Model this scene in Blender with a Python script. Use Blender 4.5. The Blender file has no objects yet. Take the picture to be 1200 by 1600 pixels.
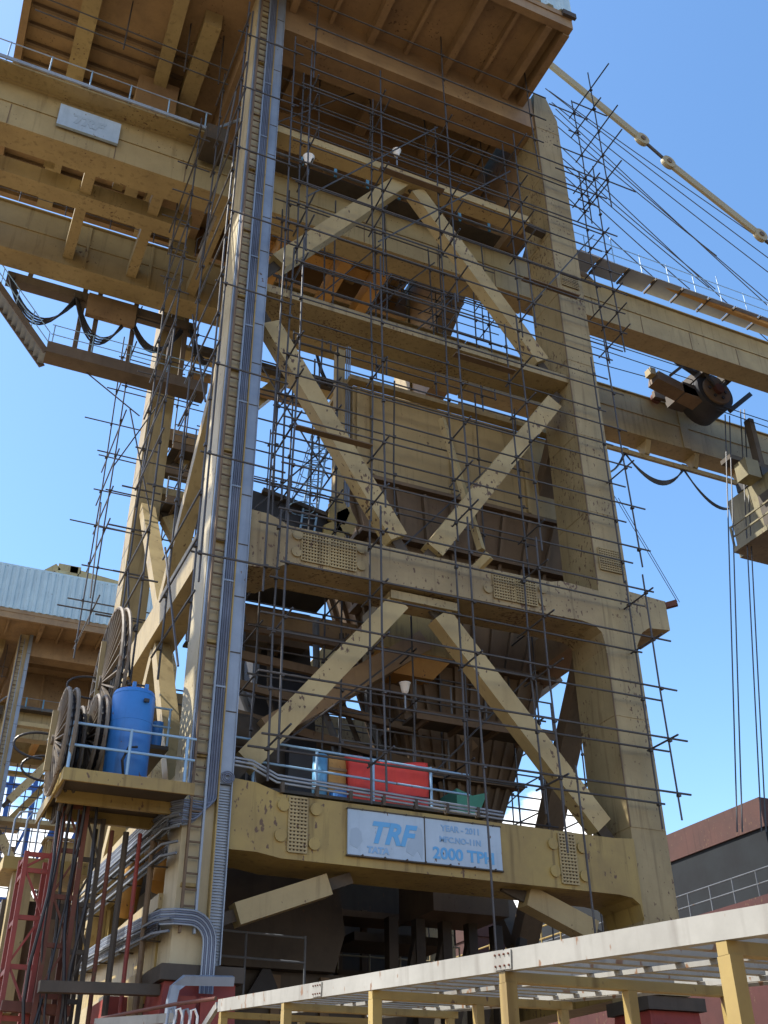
import bpy, bmesh, math, random
from mathutils import Vector, Matrix
random.seed(7)
R = math.radians
C = bpy.context.scene.collection
scene = bpy.context.scene

# ------------------------------------------------------------------ camera
FPX, PIT, ROLL, YAW = 1642.6, R(32.48), R(-.685), R(24.85)
CAM = Vector((0, 0, 1.6))
fwd = Vector((math.sin(YAW)*math.cos(PIT), math.cos(YAW)*math.cos(PIT), math.sin(PIT)))
rt0 = fwd.cross(Vector((0, 0, 1))).normalized(); up0 = rt0.cross(fwd)
rt = math.cos(ROLL)*rt0 + math.sin(ROLL)*up0; up = -math.sin(ROLL)*rt0 + math.cos(ROLL)*up0
cd = bpy.data.cameras.new('camera'); cam = bpy.data.objects.new('camera', cd); C.objects.link(cam)
M = Matrix((rt, up, -fwd)).transposed().to_4x4(); M.translation = CAM
cam.matrix_world = M
cd.sensor_fit = 'VERTICAL'; cd.sensor_height = 36; cd.lens = FPX/1600*36
cd.clip_start = .1; cd.clip_end = 6000
scene.camera = cam
scene.render.resolution_x = 768; scene.render.resolution_y = 1024

def at(px, py, ax, v):
    """surveyed point: where the sight line through a photo point meets the plane ax = v"""
    a = rt*(px-600)/FPX - up*(py-800)/FPX + fwd
    k = 'xyz'.index(ax)
    return CAM + a*((v-CAM[k])/a[k])

# ------------------------------------------------------------------ sky, sun, exposure
SUN_EL, SUN_AZ = R(53), R(-66)            # azimuth from +Y towards +X
w = bpy.data.worlds.new('World'); scene.world = w; w.use_nodes = True
nt = w.node_tree; nt.nodes.clear()
N = nt.nodes.new; L = nt.links.new
sky = N('ShaderNodeTexSky'); sky.sky_type = 'NISHITA'; sky.sun_disc = False
sky.sun_elevation = SUN_EL; sky.sun_rotation = SUN_AZ
sky.air_density = 1.0; sky.dust_density = .7; sky.ozone_density = 2.0
bg = N('ShaderNodeBackground'); bg.inputs[1].default_value = .15; hs = N('ShaderNodeHueSaturation'); hs.inputs['Saturation'].default_value = 1.15; hs.inputs['Hue'].default_value = .497; L(sky.outputs[0], hs.inputs['Color']); L(hs.outputs[0], bg.inputs[0])
cl = N('ShaderNodeBackground'); cl.inputs[0].default_value = (1, .99, .97, 1); cl.inputs[1].default_value = .95
tc = N('ShaderNodeTexCoord'); sp = N('ShaderNodeSeparateXYZ'); L(tc.outputs['Generated'], sp.inputs[0])
mp = N('ShaderNodeMapping'); mp.inputs['Scale'].default_value = (1, 1, 1.7); L(tc.outputs['Generated'], mp.inputs[0])
nz = N('ShaderNodeTexNoise'); nz.inputs['Scale'].default_value = 7; nz.inputs['Detail'].default_value = 9; nz.inputs['Roughness'].default_value = .55
L(mp.outputs[0], nz.inputs[0])
hz = N('ShaderNodeMapRange'); hz.inputs[1].default_value = .40; hz.inputs[2].default_value = .22; hz.inputs[3].default_value = -.28; hz.inputs[4].default_value = .24
L(sp.outputs[2], hz.inputs[0])
cx = N('ShaderNodeMapRange'); cx.inputs[1].default_value = .56; cx.inputs[2].default_value = .66; cx.inputs[3].default_value = 0; cx.inputs[4].default_value = -.5
L(sp.outputs[0], cx.inputs[0])
a0 = N('ShaderNodeMath'); a0.operation = 'ADD'; L(nz.outputs[0], a0.inputs[0]); L(cx.outputs[0], a0.inputs[1])
ad = N('ShaderNodeMath'); ad.operation = 'ADD'; L(a0.outputs[0], ad.inputs[0]); L(hz.outputs[0], ad.inputs[1])
mr = N('ShaderNodeMapRange'); mr.interpolation_type = 'SMOOTHSTEP'; mr.inputs[1].default_value = .50; mr.inputs[2].default_value = .60
L(ad.outputs[0], mr.inputs[0])
mx = N('ShaderNodeMixShader'); L(mr.outputs[0], mx.inputs[0]); L(bg.outputs[0], mx.inputs[1]); L(cl.outputs[0], mx.inputs[2])
ow = N('ShaderNodeOutputWorld'); L(mx.outputs[0], ow.inputs[0])
sd = bpy.data.lights.new('sun', 'SUN'); sd.energy = 4.8; sd.angle = R(.5); sd.color = (1, .94, .84)
so = bpy.data.objects.new('sun', sd); C.objects.link(so)
sdir = Vector((math.sin(SUN_AZ)*math.cos(SUN_EL), math.cos(SUN_AZ)*math.cos(SUN_EL), math.sin(SUN_EL)))
so.rotation_euler = sdir.to_track_quat('Z', 'Y').to_euler()
vs = scene.view_settings; vs.view_transform = 'Standard'; vs.look = 'None'; vs.exposure = 1.1; vs.gamma = 1

# ------------------------------------------------------------------ materials
def paint(name, base, base2=None, rust=0., streak=0., rough=.5, metal=0., rustcol=(.10, .058, .034), spots=9., bump=.15, ribs=None):
    m = bpy.data.materials.new(name); m.use_nodes = True; t = m.node_tree; n = t.nodes; l = t.links.new
    b = n['Principled BSDF']; b.inputs['Roughness'].default_value = rough; b.inputs['Metallic'].default_value = metal
    b.inputs['Specular IOR Level'].default_value = .35
    g = n.new('ShaderNodeNewGeometry')
    base2 = base2 or tuple(c*.72 for c in base)
    n1 = n.new('ShaderNodeTexNoise'); n1.inputs['Scale'].default_value = .7; n1.inputs['Detail'].default_value = 8; n1.inputs['Roughness'].default_value = .65
    l(g.outputs['Position'], n1.inputs[0])
    r1 = n.new('ShaderNodeMapRange'); r1.inputs[1].default_value = .35; r1.inputs[2].default_value = .68; l(n1.outputs[0], r1.inputs[0])
    mix = n.new('ShaderNodeMixRGB'); mix.inputs[1].default_value = (*base, 1); mix.inputs[2].default_value = (*base2, 1); l(r1.outputs[0], mix.inputs[0])
    col = mix.outputs[0]
    if streak > 0:
        mp = n.new('ShaderNodeMapping'); mp.inputs['Scale'].default_value = (5, 5, .35); l(g.outputs['Position'], mp.inputs[0])
        n2 = n.new('ShaderNodeTexNoise'); n2.inputs['Scale'].default_value = 1; n2.inputs['Detail'].default_value = 6; l(mp.outputs[0], n2.inputs[0])
        r2 = n.new('ShaderNodeMapRange'); r2.inputs[1].default_value = .54; r2.inputs[2].default_value = .76; r2.inputs[4].default_value = streak; l(n2.outputs[0], r2.inputs[0])
        m2 = n.new('ShaderNodeMixRGB'); m2.inputs[2].default_value = (base[0]*.32, base[1]*.27, base[2]*.24, 1); l(r2.outputs[0], m2.inputs[0]); l(col, m2.inputs[1]); col = m2.outputs[0]
    if rust > 0:
        mp = n.new('ShaderNodeMapping'); mp.inputs['Scale'].default_value = (1, 1, .55); l(g.outputs['Position'], mp.inputs[0])
        n3 = n.new('ShaderNodeTexNoise'); n3.inputs['Scale'].default_value = spots; n3.inputs['Detail'].default_value = 3; l(mp.outputs[0], n3.inputs[0])
        n4 = n.new('ShaderNodeTexNoise'); n4.inputs['Scale'].default_value = .55; n4.inputs['Detail'].default_value = 3; l(g.outputs['Position'], n4.inputs[0])
        a = n.new('ShaderNodeMath'); a.operation = 'MULTIPLY_ADD'; a.inputs[1].default_value = .55; l(n4.outputs[0], a.inputs[0]); l(n3.outputs[0], a.inputs[2])
        r3 = n.new('ShaderNodeMapRange'); th = 1.05-.12*rust; r3.inputs[1].default_value = th; r3.inputs[2].default_value = th+.045; l(a.outputs[0], r3.inputs[0])
        m3 = n.new('ShaderNodeMixRGB'); m3.inputs[2].default_value = (*rustcol, 1); l(r3.outputs[0], m3.inputs[0]); l(col, m3.inputs[1]); col = m3.outputs[0]
    l(col, b.inputs['Base Color'])
    if bump:
        nb = n.new('ShaderNodeTexNoise'); nb.inputs['Scale'].default_value = 2.2; nb.inputs['Detail'].default_value = 5; l(g.outputs['Position'], nb.inputs[0])
        bp = n.new('ShaderNodeBump'); bp.inputs['Strength'].default_value = bump; bp.inputs['Distance'].default_value = .05; l(nb.outputs[0], bp.inputs['Height']); l(bp.outputs[0], b.inputs['Normal'])
    return m
MT = dict(
    cream=paint('tan_paint', (.33, .26, .128), (.245, .188, .092), .55, .6, .5),
    rusty=paint('rust_flecked_tan_paint', (.315, .25, .13), (.23, .18, .092), 1.15, .7, .55, spots=11),
    yellow=paint('yellow_paint', (.32, .235, .075), (.225, .16, .058), .85, .85, .5),
    brace=paint('brace_paint', (.40, .315, .155), (.31, .235, .11), .9, .2, .5),
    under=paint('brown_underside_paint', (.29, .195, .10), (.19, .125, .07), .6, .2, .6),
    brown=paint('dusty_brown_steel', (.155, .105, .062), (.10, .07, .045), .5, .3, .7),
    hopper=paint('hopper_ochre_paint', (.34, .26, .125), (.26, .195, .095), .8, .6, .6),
    grime2=paint('weathered_grey_brown_steel', (.13, .10, .075), (.085, .066, .052), .5, .3, .7),
    stay=paint('forestay_paint', (.33, .27, .15), (.30, .24, .13), 0, 0, .5, bump=0),
    pale=paint('cream_and_sunlit_leg_paint', (.43, .37, .235), (.35, .295, .18), .6, .35, .5),  # lighter cream; on the landside leg it stands in for sunshine
    midbeam=paint('rust_stained_beam_paint', (.30, .235, .125), (.21, .16, .085), 1.3, .9, .55, spots=10),
    cabpaint=paint('dusty_cab_paint', (.20, .175, .09), (.13, .115, .065), .6, .6, .5),
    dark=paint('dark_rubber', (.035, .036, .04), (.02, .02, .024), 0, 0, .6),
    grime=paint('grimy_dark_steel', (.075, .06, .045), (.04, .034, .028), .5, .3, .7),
    pipe=paint('scaffold_steel', (.075, .074, .08), (.05, .047, .047), 0, 0, .5, .35, bump=0),
    bluepipe=paint('pale_blue_rail_paint', (.25, .42, .60), (.2, .33, .48), .6, .1, .45, bump=0),
    galv=paint('galvanised_tray', (.25, .30, .37), (.18, .22, .28), .3, .35, .4, .25, bump=.05),
    galvdark=paint('weathered_tray', (.14, .155, .175), (.085, .095, .11), .5, .4, .55, .1, bump=.05),
    cablegrey=paint('grey_cable', (.15, .18, .25), (.075, .09, .13), 0, .2, .45, bump=0),
    cable=paint('black_cable', (.02, .02, .024), (.014, .014, .017), 0, 0, .45, bump=0),
    rope=paint('wire_rope', (.05, .055, .06), (.035, .035, .04), 0, 0, .5, .3, bump=0),
    tank=paint('blue_tank_paint', (.035, .19, .52), (.028, .135, .40), .6, .6, .42, bump=.03),
    drum=paint('pale_blue_drum', (.12, .33, .55), (.09, .25, .42), .4, .2, .4, bump=.03),
    tarp=paint('red_tarpaulin', (.62, .05, .035), (.50, .035, .028), 0, .15, .55, bump=.3),
    orange=paint('ochre_and_glow_paint', (.45, .25, .07), (.32, .17, .05), .6, .2, .6),
    red=paint('red_oxide_paint', (.26, .045, .035), (.17, .035, .03), .8, .3, .6),
    ruststeel=paint('rusted_steel', (.13, .045, .028), (.08, .03, .022), .8, .3, .75),
    white=paint('weathered_white_paint', (.28, .275, .25), (.19, .185, .165), .95, .55, .5, rustcol=(.16, .09, .05)),
    wall=paint('pale_blue_cladding', (.42, .56, .62), (.34, .47, .54), .3, .25, .45, bump=.05),
    signboard=paint('pale_sign_board', (.36, .46, .57), (.28, .37, .47), .5, .2, .4, bump=.02),
    signgrey=paint('peeled_grey_patch', (.30, .385, .48), (.26, .34, .43), 0, 0, .6, bump=0),
    signblue=paint('faded_blue_letter', (.09, .32, .62), (.11, .32, .56), 0, 0, .5, bump=0),
    signpale=paint('faint_blue_letter', (.17, .33, .55), (.21, .36, .54), 0, 0, .5, bump=0),
    hullred=paint('hull_red_paint', (.075, .024, .022), (.05, .018, .017), .7, .4, .6),
    hulldark=paint('hull_black_paint', (.012, .016, .02), (.008, .01, .013), 0, .2, .9),
    hullrust=paint('coaming_rust_paint', (.07, .03, .024), (.05, .024, .02), .8, .5, .7),
    stone=paint('quay_concrete', (.21, .15, .085), (.14, .10, .06), 0, 0, .9),
    skygrate=paint('sky_tinted_walk_grating', (.34, .38, .46), (.26, .29, .36), 0, 0, .6),  # blue cast paints in the sky showing through the mesh
    lattice=paint('blue_steel', (.05, .14, .42), (.035, .10, .32), .4, .2, .5),
    lampw=paint('white_plastic', (.78, .78, .76), (.7, .7, .68), 0, 0, .4, bump=0),
    green=paint('green_netting', (.06, .22, .16), (.04, .15, .11), 0, 0, .8),
    reel=paint('weathered_reel_steel', (.19, .16, .125), (.10, .08, .06), 1.3, .5, .65),
    water=paint('harbour_water', (.02, .045, .055), (.015, .035, .045), 0, 0, .12),
)
gm = bpy.data.materials.new('cab_glass'); gm.use_nodes = True
gb = gm.node_tree.nodes['Principled BSDF']; gb.inputs['Base Color'].default_value = (.25, .38, .45, 1); gb.inputs['Roughness'].default_value = .06; gb.inputs['Specular IOR Level'].default_value = .8
MT['glass'] = gm

# ------------------------------------------------------------------ mesh builder
class MB:
    def __init__(s): s.v = []; s.f = []
    def add(s, v, f):
        o = len(s.v); s.v += [tuple(p) for p in v]; s.f += [[i+o for i in q] for q in f]; return s
    def box(s, x0, x1, y0, y1, z0, z1):
        v = [(x, y, z) for z in (z0, z1) for y in (y0, y1) for x in (x0, x1)]
        return s.add(v, [(0, 2, 3, 1), (4, 5, 7, 6), (0, 1, 5, 4), (2, 6, 7, 3), (0, 4, 6, 2), (1, 3, 7, 5)])
    def bar(s, a, b, w, h, upv=(0, 0, 1), w2=None, h2=None):
        a = Vector(a); b = Vector(b); d = (b-a).normalized(); u = Vector(upv)
        r = d.cross(u)
        if r.length < 1e-4: r = d.cross(Vector((1, 0, 0)))
        r.normalize(); u = r.cross(d); w2 = w if w2 is None else w2; h2 = h if h2 is None else h2
        v = [p + r*i*ww/2 + u*j*hh/2 for p, ww, hh in ((a, w, h), (b, w2, h2)) for i, j in ((-1, -1), (1, -1), (1, 1), (-1, 1))]
        return s.add(v, [(0, 3, 2, 1), (4, 5, 6, 7), (0, 1, 5, 4), (1, 2, 6, 5), (2, 3, 7, 6), (3, 0, 4, 7)])
    def ibeam(s, a, b, w, h, t=.03, upv=(0, 0, 1)):
        a = Vector(a); b = Vector(b); d = (b-a).normalized(); u = Vector(upv); r = d.cross(u).normalized(); u = r.cross(d)
        s.bar(a+u*(h/2-t/2), b+u*(h/2-t/2), w, t, upv); s.bar(a-u*(h/2-t/2), b-u*(h/2-t/2), w, t, upv)
        return s.bar(a, b, t, h-2*t-.004, upv)
    def path(s, pts, r, n=6, cap=True):
        pts = [Vector(p) for p in pts]; rings = []; u = None
        for i, p in enumerate(pts):
            d = (pts[min(i+1, len(pts)-1)] - pts[max(i-1, 0)]).normalized()
            if u is None: u = d.orthogonal().normalized()
            else:
                u = u - d*u.dot(d)
                u = u.normalized() if u.length > 1e-5 else d.orthogonal().normalized()
            q = d.cross(u)
            rings.append([p + (u*math.cos(2*math.pi*k/n) + q*math.sin(2*math.pi*k/n))*r for k in range(n)])
        f = []
        for i in range(len(pts)-1):
            for k in range(n): f.append((i*n+k, i*n+(k+1) % n, (i+1)*n+(k+1) % n, (i+1)*n+k))
        if cap: f.append(tuple(range(n-1, -1, -1))); f.append(tuple((len(pts)-1)*n+k for k in range(n)))
        return s.add([p for q in rings for p in q], f)
    def tube(s, a, b, r, n=6): return s.path([a, b], r, n)
    def prism(s, poly, ax, a, b):
        """polygon given in the two other axes (in x,y,z order), extruded along ax from a to b"""
        k = 'xyz'.index(ax)
        def mk(p, t):
            q = list(p); q.insert(k, t); return tuple(q)
        n = len(poly); v = [mk(p, a) for p in poly] + [mk(p, b) for p in poly]
        f = [tuple(range(n-1, -1, -1)), tuple(range(n, 2*n))] + [(i, (i+1) % n, n+(i+1) % n, n+i) for i in range(n)]
        return s.add(v, f)
    def disc(s, c, ax, r, t, n=20):
        k = 'xyz'.index(ax); a = Vector(c); b = Vector(c); a[k] -= t/2; b[k] += t/2
        return s.path([a, b], r, n)
    def frustum(s, r0, z0, r1, z1, caps=True):
        (x0, x1, y0, y1), (a0, a1, b0, b1) = r0, r1
        v = [(x0, y0, z0), (x1, y0, z0), (x1, y1, z0), (x0, y1, z0), (a0, b0, z1), (a1, b0, z1), (a1, b1, z1), (a0, b1, z1)]
        f = [(0, 1, 5, 4), (1, 2, 6, 5), (2, 3, 7, 6), (3, 0, 4, 7)]
        if caps: f += [(0, 3, 2, 1), (4, 5, 6, 7)]
        return s.add(v, f)
    def build(s, name, mat, parent=None, smooth=False):
        me = bpy.data.meshes.new(name)
        o = Vector((0, 0, 0)); q = parent
        while q is not None: o += q.location; q = q.parent
        base = o
        loc = Vector((0, 0, 0))
        if parent is None:
            vs_ = s.v; n = len(vs_)
            base = Vector((sum(p[0] for p in vs_)/n, sum(p[1] for p in vs_)/n, min(p[2] for p in vs_))); loc = base
        me.from_pydata([tuple(Vector(p)-base) for p in s.v], [], s.f)
        bm = bmesh.new(); bm.from_mesh(me); bmesh.ops.recalc_face_normals(bm, faces=bm.faces); bm.to_mesh(me); bm.free()
        if smooth:
            for p in me.polygons: p.use_smooth = len(p.vertices) == 4
        me.materials.append(MT[mat] if isinstance(mat, str) else mat)
        ob = bpy.data.objects.new(name, me); C.objects.link(ob); ob.parent = parent; ob.location = loc
        return ob

def tag(o, label=None, cat=None, group=None, kind=None):
    if label: o['label'] = label
    if cat: o['category'] = cat
    if group: o['group'] = group
    if kind: o['kind'] = kind
    return o
def thing(name, label, cat, loc, group=None):
    o = bpy.data.objects.new(name, None); C.objects.link(o); o.location = loc; o.empty_display_size = .3
    return tag(o, label, cat, group)
def copy_tree(o, parent=None, off=(0, 0, 0)):
    c = o.copy(); C.objects.link(c); c.parent = parent
    if parent is None: c.location = o.location + Vector(off)
    for ch in list(o.children): copy_tree(ch, c)
    return c
def copies(o, off):
    """a second part like o, shifted along the machine"""
    c = o.copy(); C.objects.link(c); c.location = o.location + Vector(off)
    for ch in list(o.children):
        d = ch.copy(); C.objects.link(d); d.parent = c
    return c
def sag(a, b, drop, n=14):
    a = Vector(a); b = Vector(b)
    return [a.lerp(b, t/n) - Vector((0, 0, 4*drop*(t/n)*(1-t/n))) for t in range(n+1)]
def arc(c, r, a0, a1, n=6): return [(c[0]+r*math.cos(R(a0+(a1-a0)*i/n)), c[1]+r*math.sin(R(a0+(a1-a0)*i/n))) for i in range(n+1)]
def text(body, size, origin, mat, parent, shear=0., off=0., name='lettering', width=1.):
    cu = bpy.data.curves.new(name, 'FONT'); cu.body = body; cu.size = size; cu.shear = shear; cu.offset = off; cu.extrude = .004; cu.resolution_u = 3
    tmp = bpy.data.objects.new(name, cu); C.objects.link(tmp)
    dg = bpy.context.evaluated_depsgraph_get(); me = bpy.data.meshes.new_from_object(tmp.evaluated_get(dg))
    bpy.data.objects.remove(tmp); bpy.data.curves.remove(cu)
    mb = MB(); o = Vector(origin)
    mb.add([o + Vector((v.co.x*width, -v.co.z, v.co.y)) for v in me.vertices], [list(p.vertices) for p in me.polygons])
    bpy.data.meshes.remove(me)
    me2 = mb.build(name, mat, parent)
    return me2

# ------------------------------------------------------------------ the setting
o = MB().box(-500, 31, -300, 700, -4, 0).build('quay_ground', 'stone'); o['kind'] = 'structure'
o = MB().add([(-3000, -3000, -3), (3000, -3000, -3), (3000, 3000, -3), (-3000, 3000, -3)], [(0, 1, 2, 3)]).build('water', 'water'); o['kind'] = 'structure'
for x in (6.4, 19.2):
    o = MB().ibeam((x, -80, .09), (x, 300, .09), .16, .18).build('crane_rail', 'ruststeel'); o['kind'] = 'structure'

# ------------------------------------------------------------------ the ship unloader frame
Y0, DY = 24.0, 13.0
crane = thing('gantry_crane', 'tall tan steel portal frame of the near ship unloader wrapped in scaffolding', 'crane', (12.8, 31, 0), 'ship unloaders on the quay')
def part(mb, name, mat, p=None, **k): return mb.build(name, mat, p or crane, **k)

# legs
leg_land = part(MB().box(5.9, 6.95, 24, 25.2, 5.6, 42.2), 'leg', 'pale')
far_land = MB().bar((6.42, 38.35, 5.6), (6.42, 37.0, 42.2), 1.05, 1.3, (0, 1, 0)); far_land = part(far_land, 'leg', 'cream')
sea = MB().prism([(18.6, 5.6), (19.82, 5.6), (19.8, 41.2), (19.35, 42.6), (18.75, 42.6), (18.6, 41.0)], 'y', 24, 25.8)
leg_sea = part(sea, 'leg', 'rusty'); far_sea = copies(leg_sea, (0, 12.9, 0))
for lg in (leg_sea, far_sea):
    off = 0 if lg is leg_sea else 12.9
    stub = MB().prism([(19.83, 17.62), (21.25, 17.55), (21.25, 16.5), (20.4, 16.42), (20.1, 16.2), (19.83, 15.7)], 'y', 24.02+off, 25.6+off)
    part(stub, 'beam_stub', 'rusty')
for z in (9.9, 13.2, 20.4, 23.6, 27.0, 30.3, 33.6, 37.0, 40.2):
    part(MB().box(18.61, 19.80, 23.985, 23.999, z, z+.03), 'weld_seam', 'rusty'); part(MB().box(18.585, 18.599, 24.01, 25.79, z, z+.03), 'weld_seam', 'rusty')
part(MB().box(18.575, 18.612, 23.975, 23.999, 9.9, 15.2).box(18.575, 18.612, 23.975, 23.999, 17.6, 41.0), 'corner_weld', 'brown')
# middle cross beam with haunches, near and far
mid = MB().prism([(6.96, 15.68), (7.75, 15.74), (8.25, 16.04), (16.9, 16.14), (17.8, 16.16), (18.25, 16.1), (18.5, 15.9), (18.595, 15.4),
                  (18.595, 17.36), (17.2, 17.42), (16.8, 17.3), (8.2, 17.22), (7.55, 17.46), (6.96, 17.48)], 'y', 23.985, 25.55)
mid = part(mid, 'cross_beam', 'midbeam'); copies(mid, (0, 13, 0))
low = MB().prism([(6.96, 8.12), (7.7, 8.12), (8.3, 8.03), (17.9, 8.0), (18.3, 7.95), (18.52, 7.8), (18.595, 7.4), (18.595, 9.55), (17.9, 9.5), (8.3, 9.55), (7.6, 9.76), (6.96, 9.8)], 'y', 23.93, 25.6)
low = part(low, 'cross_beam', 'yellow'); copies(low, (0, 13, 0))
# top cross beams and roof-level tie beams
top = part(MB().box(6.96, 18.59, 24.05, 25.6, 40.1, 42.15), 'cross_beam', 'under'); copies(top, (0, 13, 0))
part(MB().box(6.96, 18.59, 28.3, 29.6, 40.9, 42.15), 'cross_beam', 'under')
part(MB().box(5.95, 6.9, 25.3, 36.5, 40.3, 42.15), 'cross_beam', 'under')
# landside cross beams between the two frames
part(MB().box(5.97, 6.9, 25.21, 37.2, 16.25, 17.45), 'sill_beam', 'cream')
part(MB().box(5.85, 7.0, 25.21, 37.6, 5.7, 6.95), 'sill_beam', 'yellow')
part(MB().box(18.7, 19.75, 25.85, 36.85, 16.3, 17.4), 'sill_beam', 'under')
part(MB().box(18.7, 19.75, 25.85, 36.85, 5.7, 6.95), 'sill_beam', 'yellow')
# seaside portal arch (chamfered corners)
arch = MB().prism([(25.81, 36.45), (29.6, 36.6), (32.2, 38.6), (34.4, 37.0), (34.4, 34.0), (36.85, 33.6), (36.85, 43.6), (25.81, 43.6)], 'x', 18.72, 19.7)
part(arch, 'portal_arch', 'under')
# horizontal struts of the near and far frames
st = part(MB().box(6.96, 18.59, 24.1, 25.5, 25.95, 26.28), 'strut', 'rusty'); copies(st, (0, 13, 0))
st = part(MB().box(6.96, 17.7, 24.05, 24.75, 33.86, 34.2), 'strut', 'brace'); copies(st, (0, 13, 0))
part(MB().bar((17.7, 24.4, 34.0), (18.59, 24.4, 33.9), .3, .22), 'gusset_plate', 'grime')
# diagonal braces in both frames: body plus narrower end plates
def brace(a, b, w=.62, d=.5, mat='brace', dup=True):
    a = Vector((a[0], 24.55, a[1])); b = Vector((b[0], 24.55, b[1])); dr = (b-a).normalized()
    o1 = part(MB().bar(a, b, w, d, (0, -1, 0)), 'brace', mat)
    MB().bar(a-dr*.7, a-dr*.002, w*.55, .1, (0, -1, 0)).build('gusset_plate', 'grime', o1)
    MB().bar(b+dr*.002, b+dr*.7, w*.55, .1, (0, -1, 0)).build('gusset_plate', 'grime', o1)
    if dup: copies(o1, (0, 12.7, 0))
brace((12.3, 34.15), (7.5, 27.7)); brace((12.85, 33.75), (17.75, 26.9))
brace((7.35, 24.9), (11.75, 17.9)); brace((18.05, 25.1), (12.95, 17.75))
brace((11.75, 15.75), (7.45, 10.4)); brace((13.1, 15.6), (17.95, 9.95))
brace((7.45, 6.8), (9.7, 7.65), .5, mat='cream', dup=False); brace((17.3, 7.1), (15.3, 7.85), .55, mat='cream', dup=False)
part(MB().box(11.4, 13.6, 24.2, 25.0, 15.72, 15.98), 'gusset_plate', 'rusty')
# side bracing between frames
for a, b, w in (((6.4, 25.4, 24.9), (6.4, 30.9, 17.7), .55), ((6.4, 36.9, 24.9), (6.4, 31.3, 17.7), .55), ((6.4, 31.0, 16.1), (6.4, 25.5, 8.0), .5),
                ((6.4, 31.2, 16.1), (6.4, 37.2, 8.0), .5)):
    part(MB().bar(a, b, .45, w, (1, 0, 0)), 'brace', 'cream')
for a, b in (((19.2, 25.9, 15.9), (19.2, 31.1, 8.0)), ((19.2, 36.8, 15.9), (19.2, 31.3, 8.0)), ((19.2, 25.9, 24.9), (19.2, 31.0, 17.5))):
    part(MB().bar(a, b, .5, .75, (1, 0, 0)), 'brace', 'brown')
part(MB().box(6.96, 9.8, 36.9, 37.5, 28.6, 29.2), 'tie_beam', 'under'); part(MB().box(6.96, 9.8, 36.9, 37.4, 26.9, 27.3), 'tie_beam', 'brown')
# slender rust flecked diagonal inside the near frame and its bracket
part(MB().bar(at(690, 655, 'y', 26.2), at(752, 860, 'y', 25.0), .2, .2), 'diagonal_stay', 'brace')
part(MB().bar(at(765, 868, 'y', 23.7), at(738, 895, 'y', 24.3), .16, .3), 'stay_bracket', 'brace')
# mesh covered hand holes, with their round bolt covers
def grille(x0, x1, z0, z1, y, nx, nz):
    g = MB().box(x0, x1, y-.012, y-.004, z0, z1); part(g, 'access_panel', 'grime')
    b = MB(); t = .022
    for i in range(nx+1):
        x = x0 + (x1-x0)*i/nx; b.box(x-t, x+t, y-.045, y-.014, z0, z1)
    for k in range(nz+1):
        z = z0 + (z1-z0)*k/nz; b.box(x0, x1, y-.060, y-.046, z-t, z+t)
    part(b, 'grille', 'cream')
for x0, x1, z0, z1, y, nx, nz in ((8.55, 9.35, 16.18, 17.08, 23.985, 9, 9), (9.40, 10.2, 16.18, 17.08, 23.985, 9, 9), (14.7, 15.42, 16.3, 17.18, 23.985, 8, 9),
                                  (15.47, 16.2, 16.3, 17.12, 23.985, 8, 9), (8.46, 8.92, 8.2, 9.5, 23.93, 5, 15), (16.1, 16.6, 8.14, 9.44, 23.93, 5, 15),
                                  (18.78, 19.7, 18.2, 19.0, 24, 10, 9), (18.85, 19.6, 30.85, 31.55, 24, 9, 8)):
    grille(x0, x1, z0, z1, y, nx, nz)
for x, z, y in ((8.3, 9.28, 23.93), (8.26, 8.55, 23.93), (9.14, 9.27, 23.93), (9.12, 8.44, 23.93), (15.9, 9.13, 23.93), (16.82, 9.12, 23.93), (15.9, 8.42, 23.93), (16.82, 8.38, 23.93),
                (8.4, 16.95, 23.985), (8.4, 16.4, 23.985), (10.36, 16.95, 23.985), (10.36, 16.4, 23.985), (14.5, 16.55, 23.985), (16.4, 16.5, 23.985), (16.45, 16.95, 23.985)):
    part(MB().disc((x, y-.03, z), 'y', .15, .06, 18), 'bolt_cover', 'yellow' if z < 12 else 'rusty')
# main girders inboard of the hinge (landside run)
def girder(mb, x0, x1, y0, y1, z0, z1):
    return mb.box(x0, x1, y0, y1, z0, z1).box(x0, x1, y0-.05, y0-.001, z0+(z1-z0)*.52, z0+(z1-z0)*.56).box(x0, x1, y0-.12, y1+.12, z1+.001, z1+.06)
part(girder(MB(), -22, 20.2, 28.0, 29.1, 34.2, 36.4), 'main_girder', 'cream')
part(girder(MB(), -22, 20.2, 33.9, 35.0, 33.9, 36.4), 'main_girder', 'cream')
for x in (-5.2, -2.0, 1.9, 4.6, 8.8, 12.2, 15.6, 18.4):
    part(MB().box(x, x+.035, 27.986, 27.999, 34.22, 35.3), 'plate_seam', 'brown'); part(MB().box(x, x+.12, 33.83, 33.899, 33.95, 36.35), 'web_stiffener', 'cream')
part(MB().box(-22, 5.5, 30.15, 30.9, 34.1, 34.9), 'tie_beam', 'cream')
for x in (-12.0, -9.0, -6, -3.2, 1.05, 3.7, 6.3):
    part(MB().box(x, x+.42, 29.11, 33.89, 34.25, 34.85), 'tie_beam', 'cream')
    part(MB().box(x-1.5, x-1.1, 29.11, 30.1, 34.95, 35.6), 'girder_bracket', 'cream')
for x in (9.2, 11.9, 13.6):
    part(MB().box(x, x+.5, 29.11, 33.89, 34.6, 35.4), 'tie_beam', 'orange')  # orange coat imitates warm bounced light on these ties
part(MB().box(8, 14.1, 30.6, 31.2, 35.45, 36.2), 'tie_beam', 'orange')  # same warm bounce glow put into the paint
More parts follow.
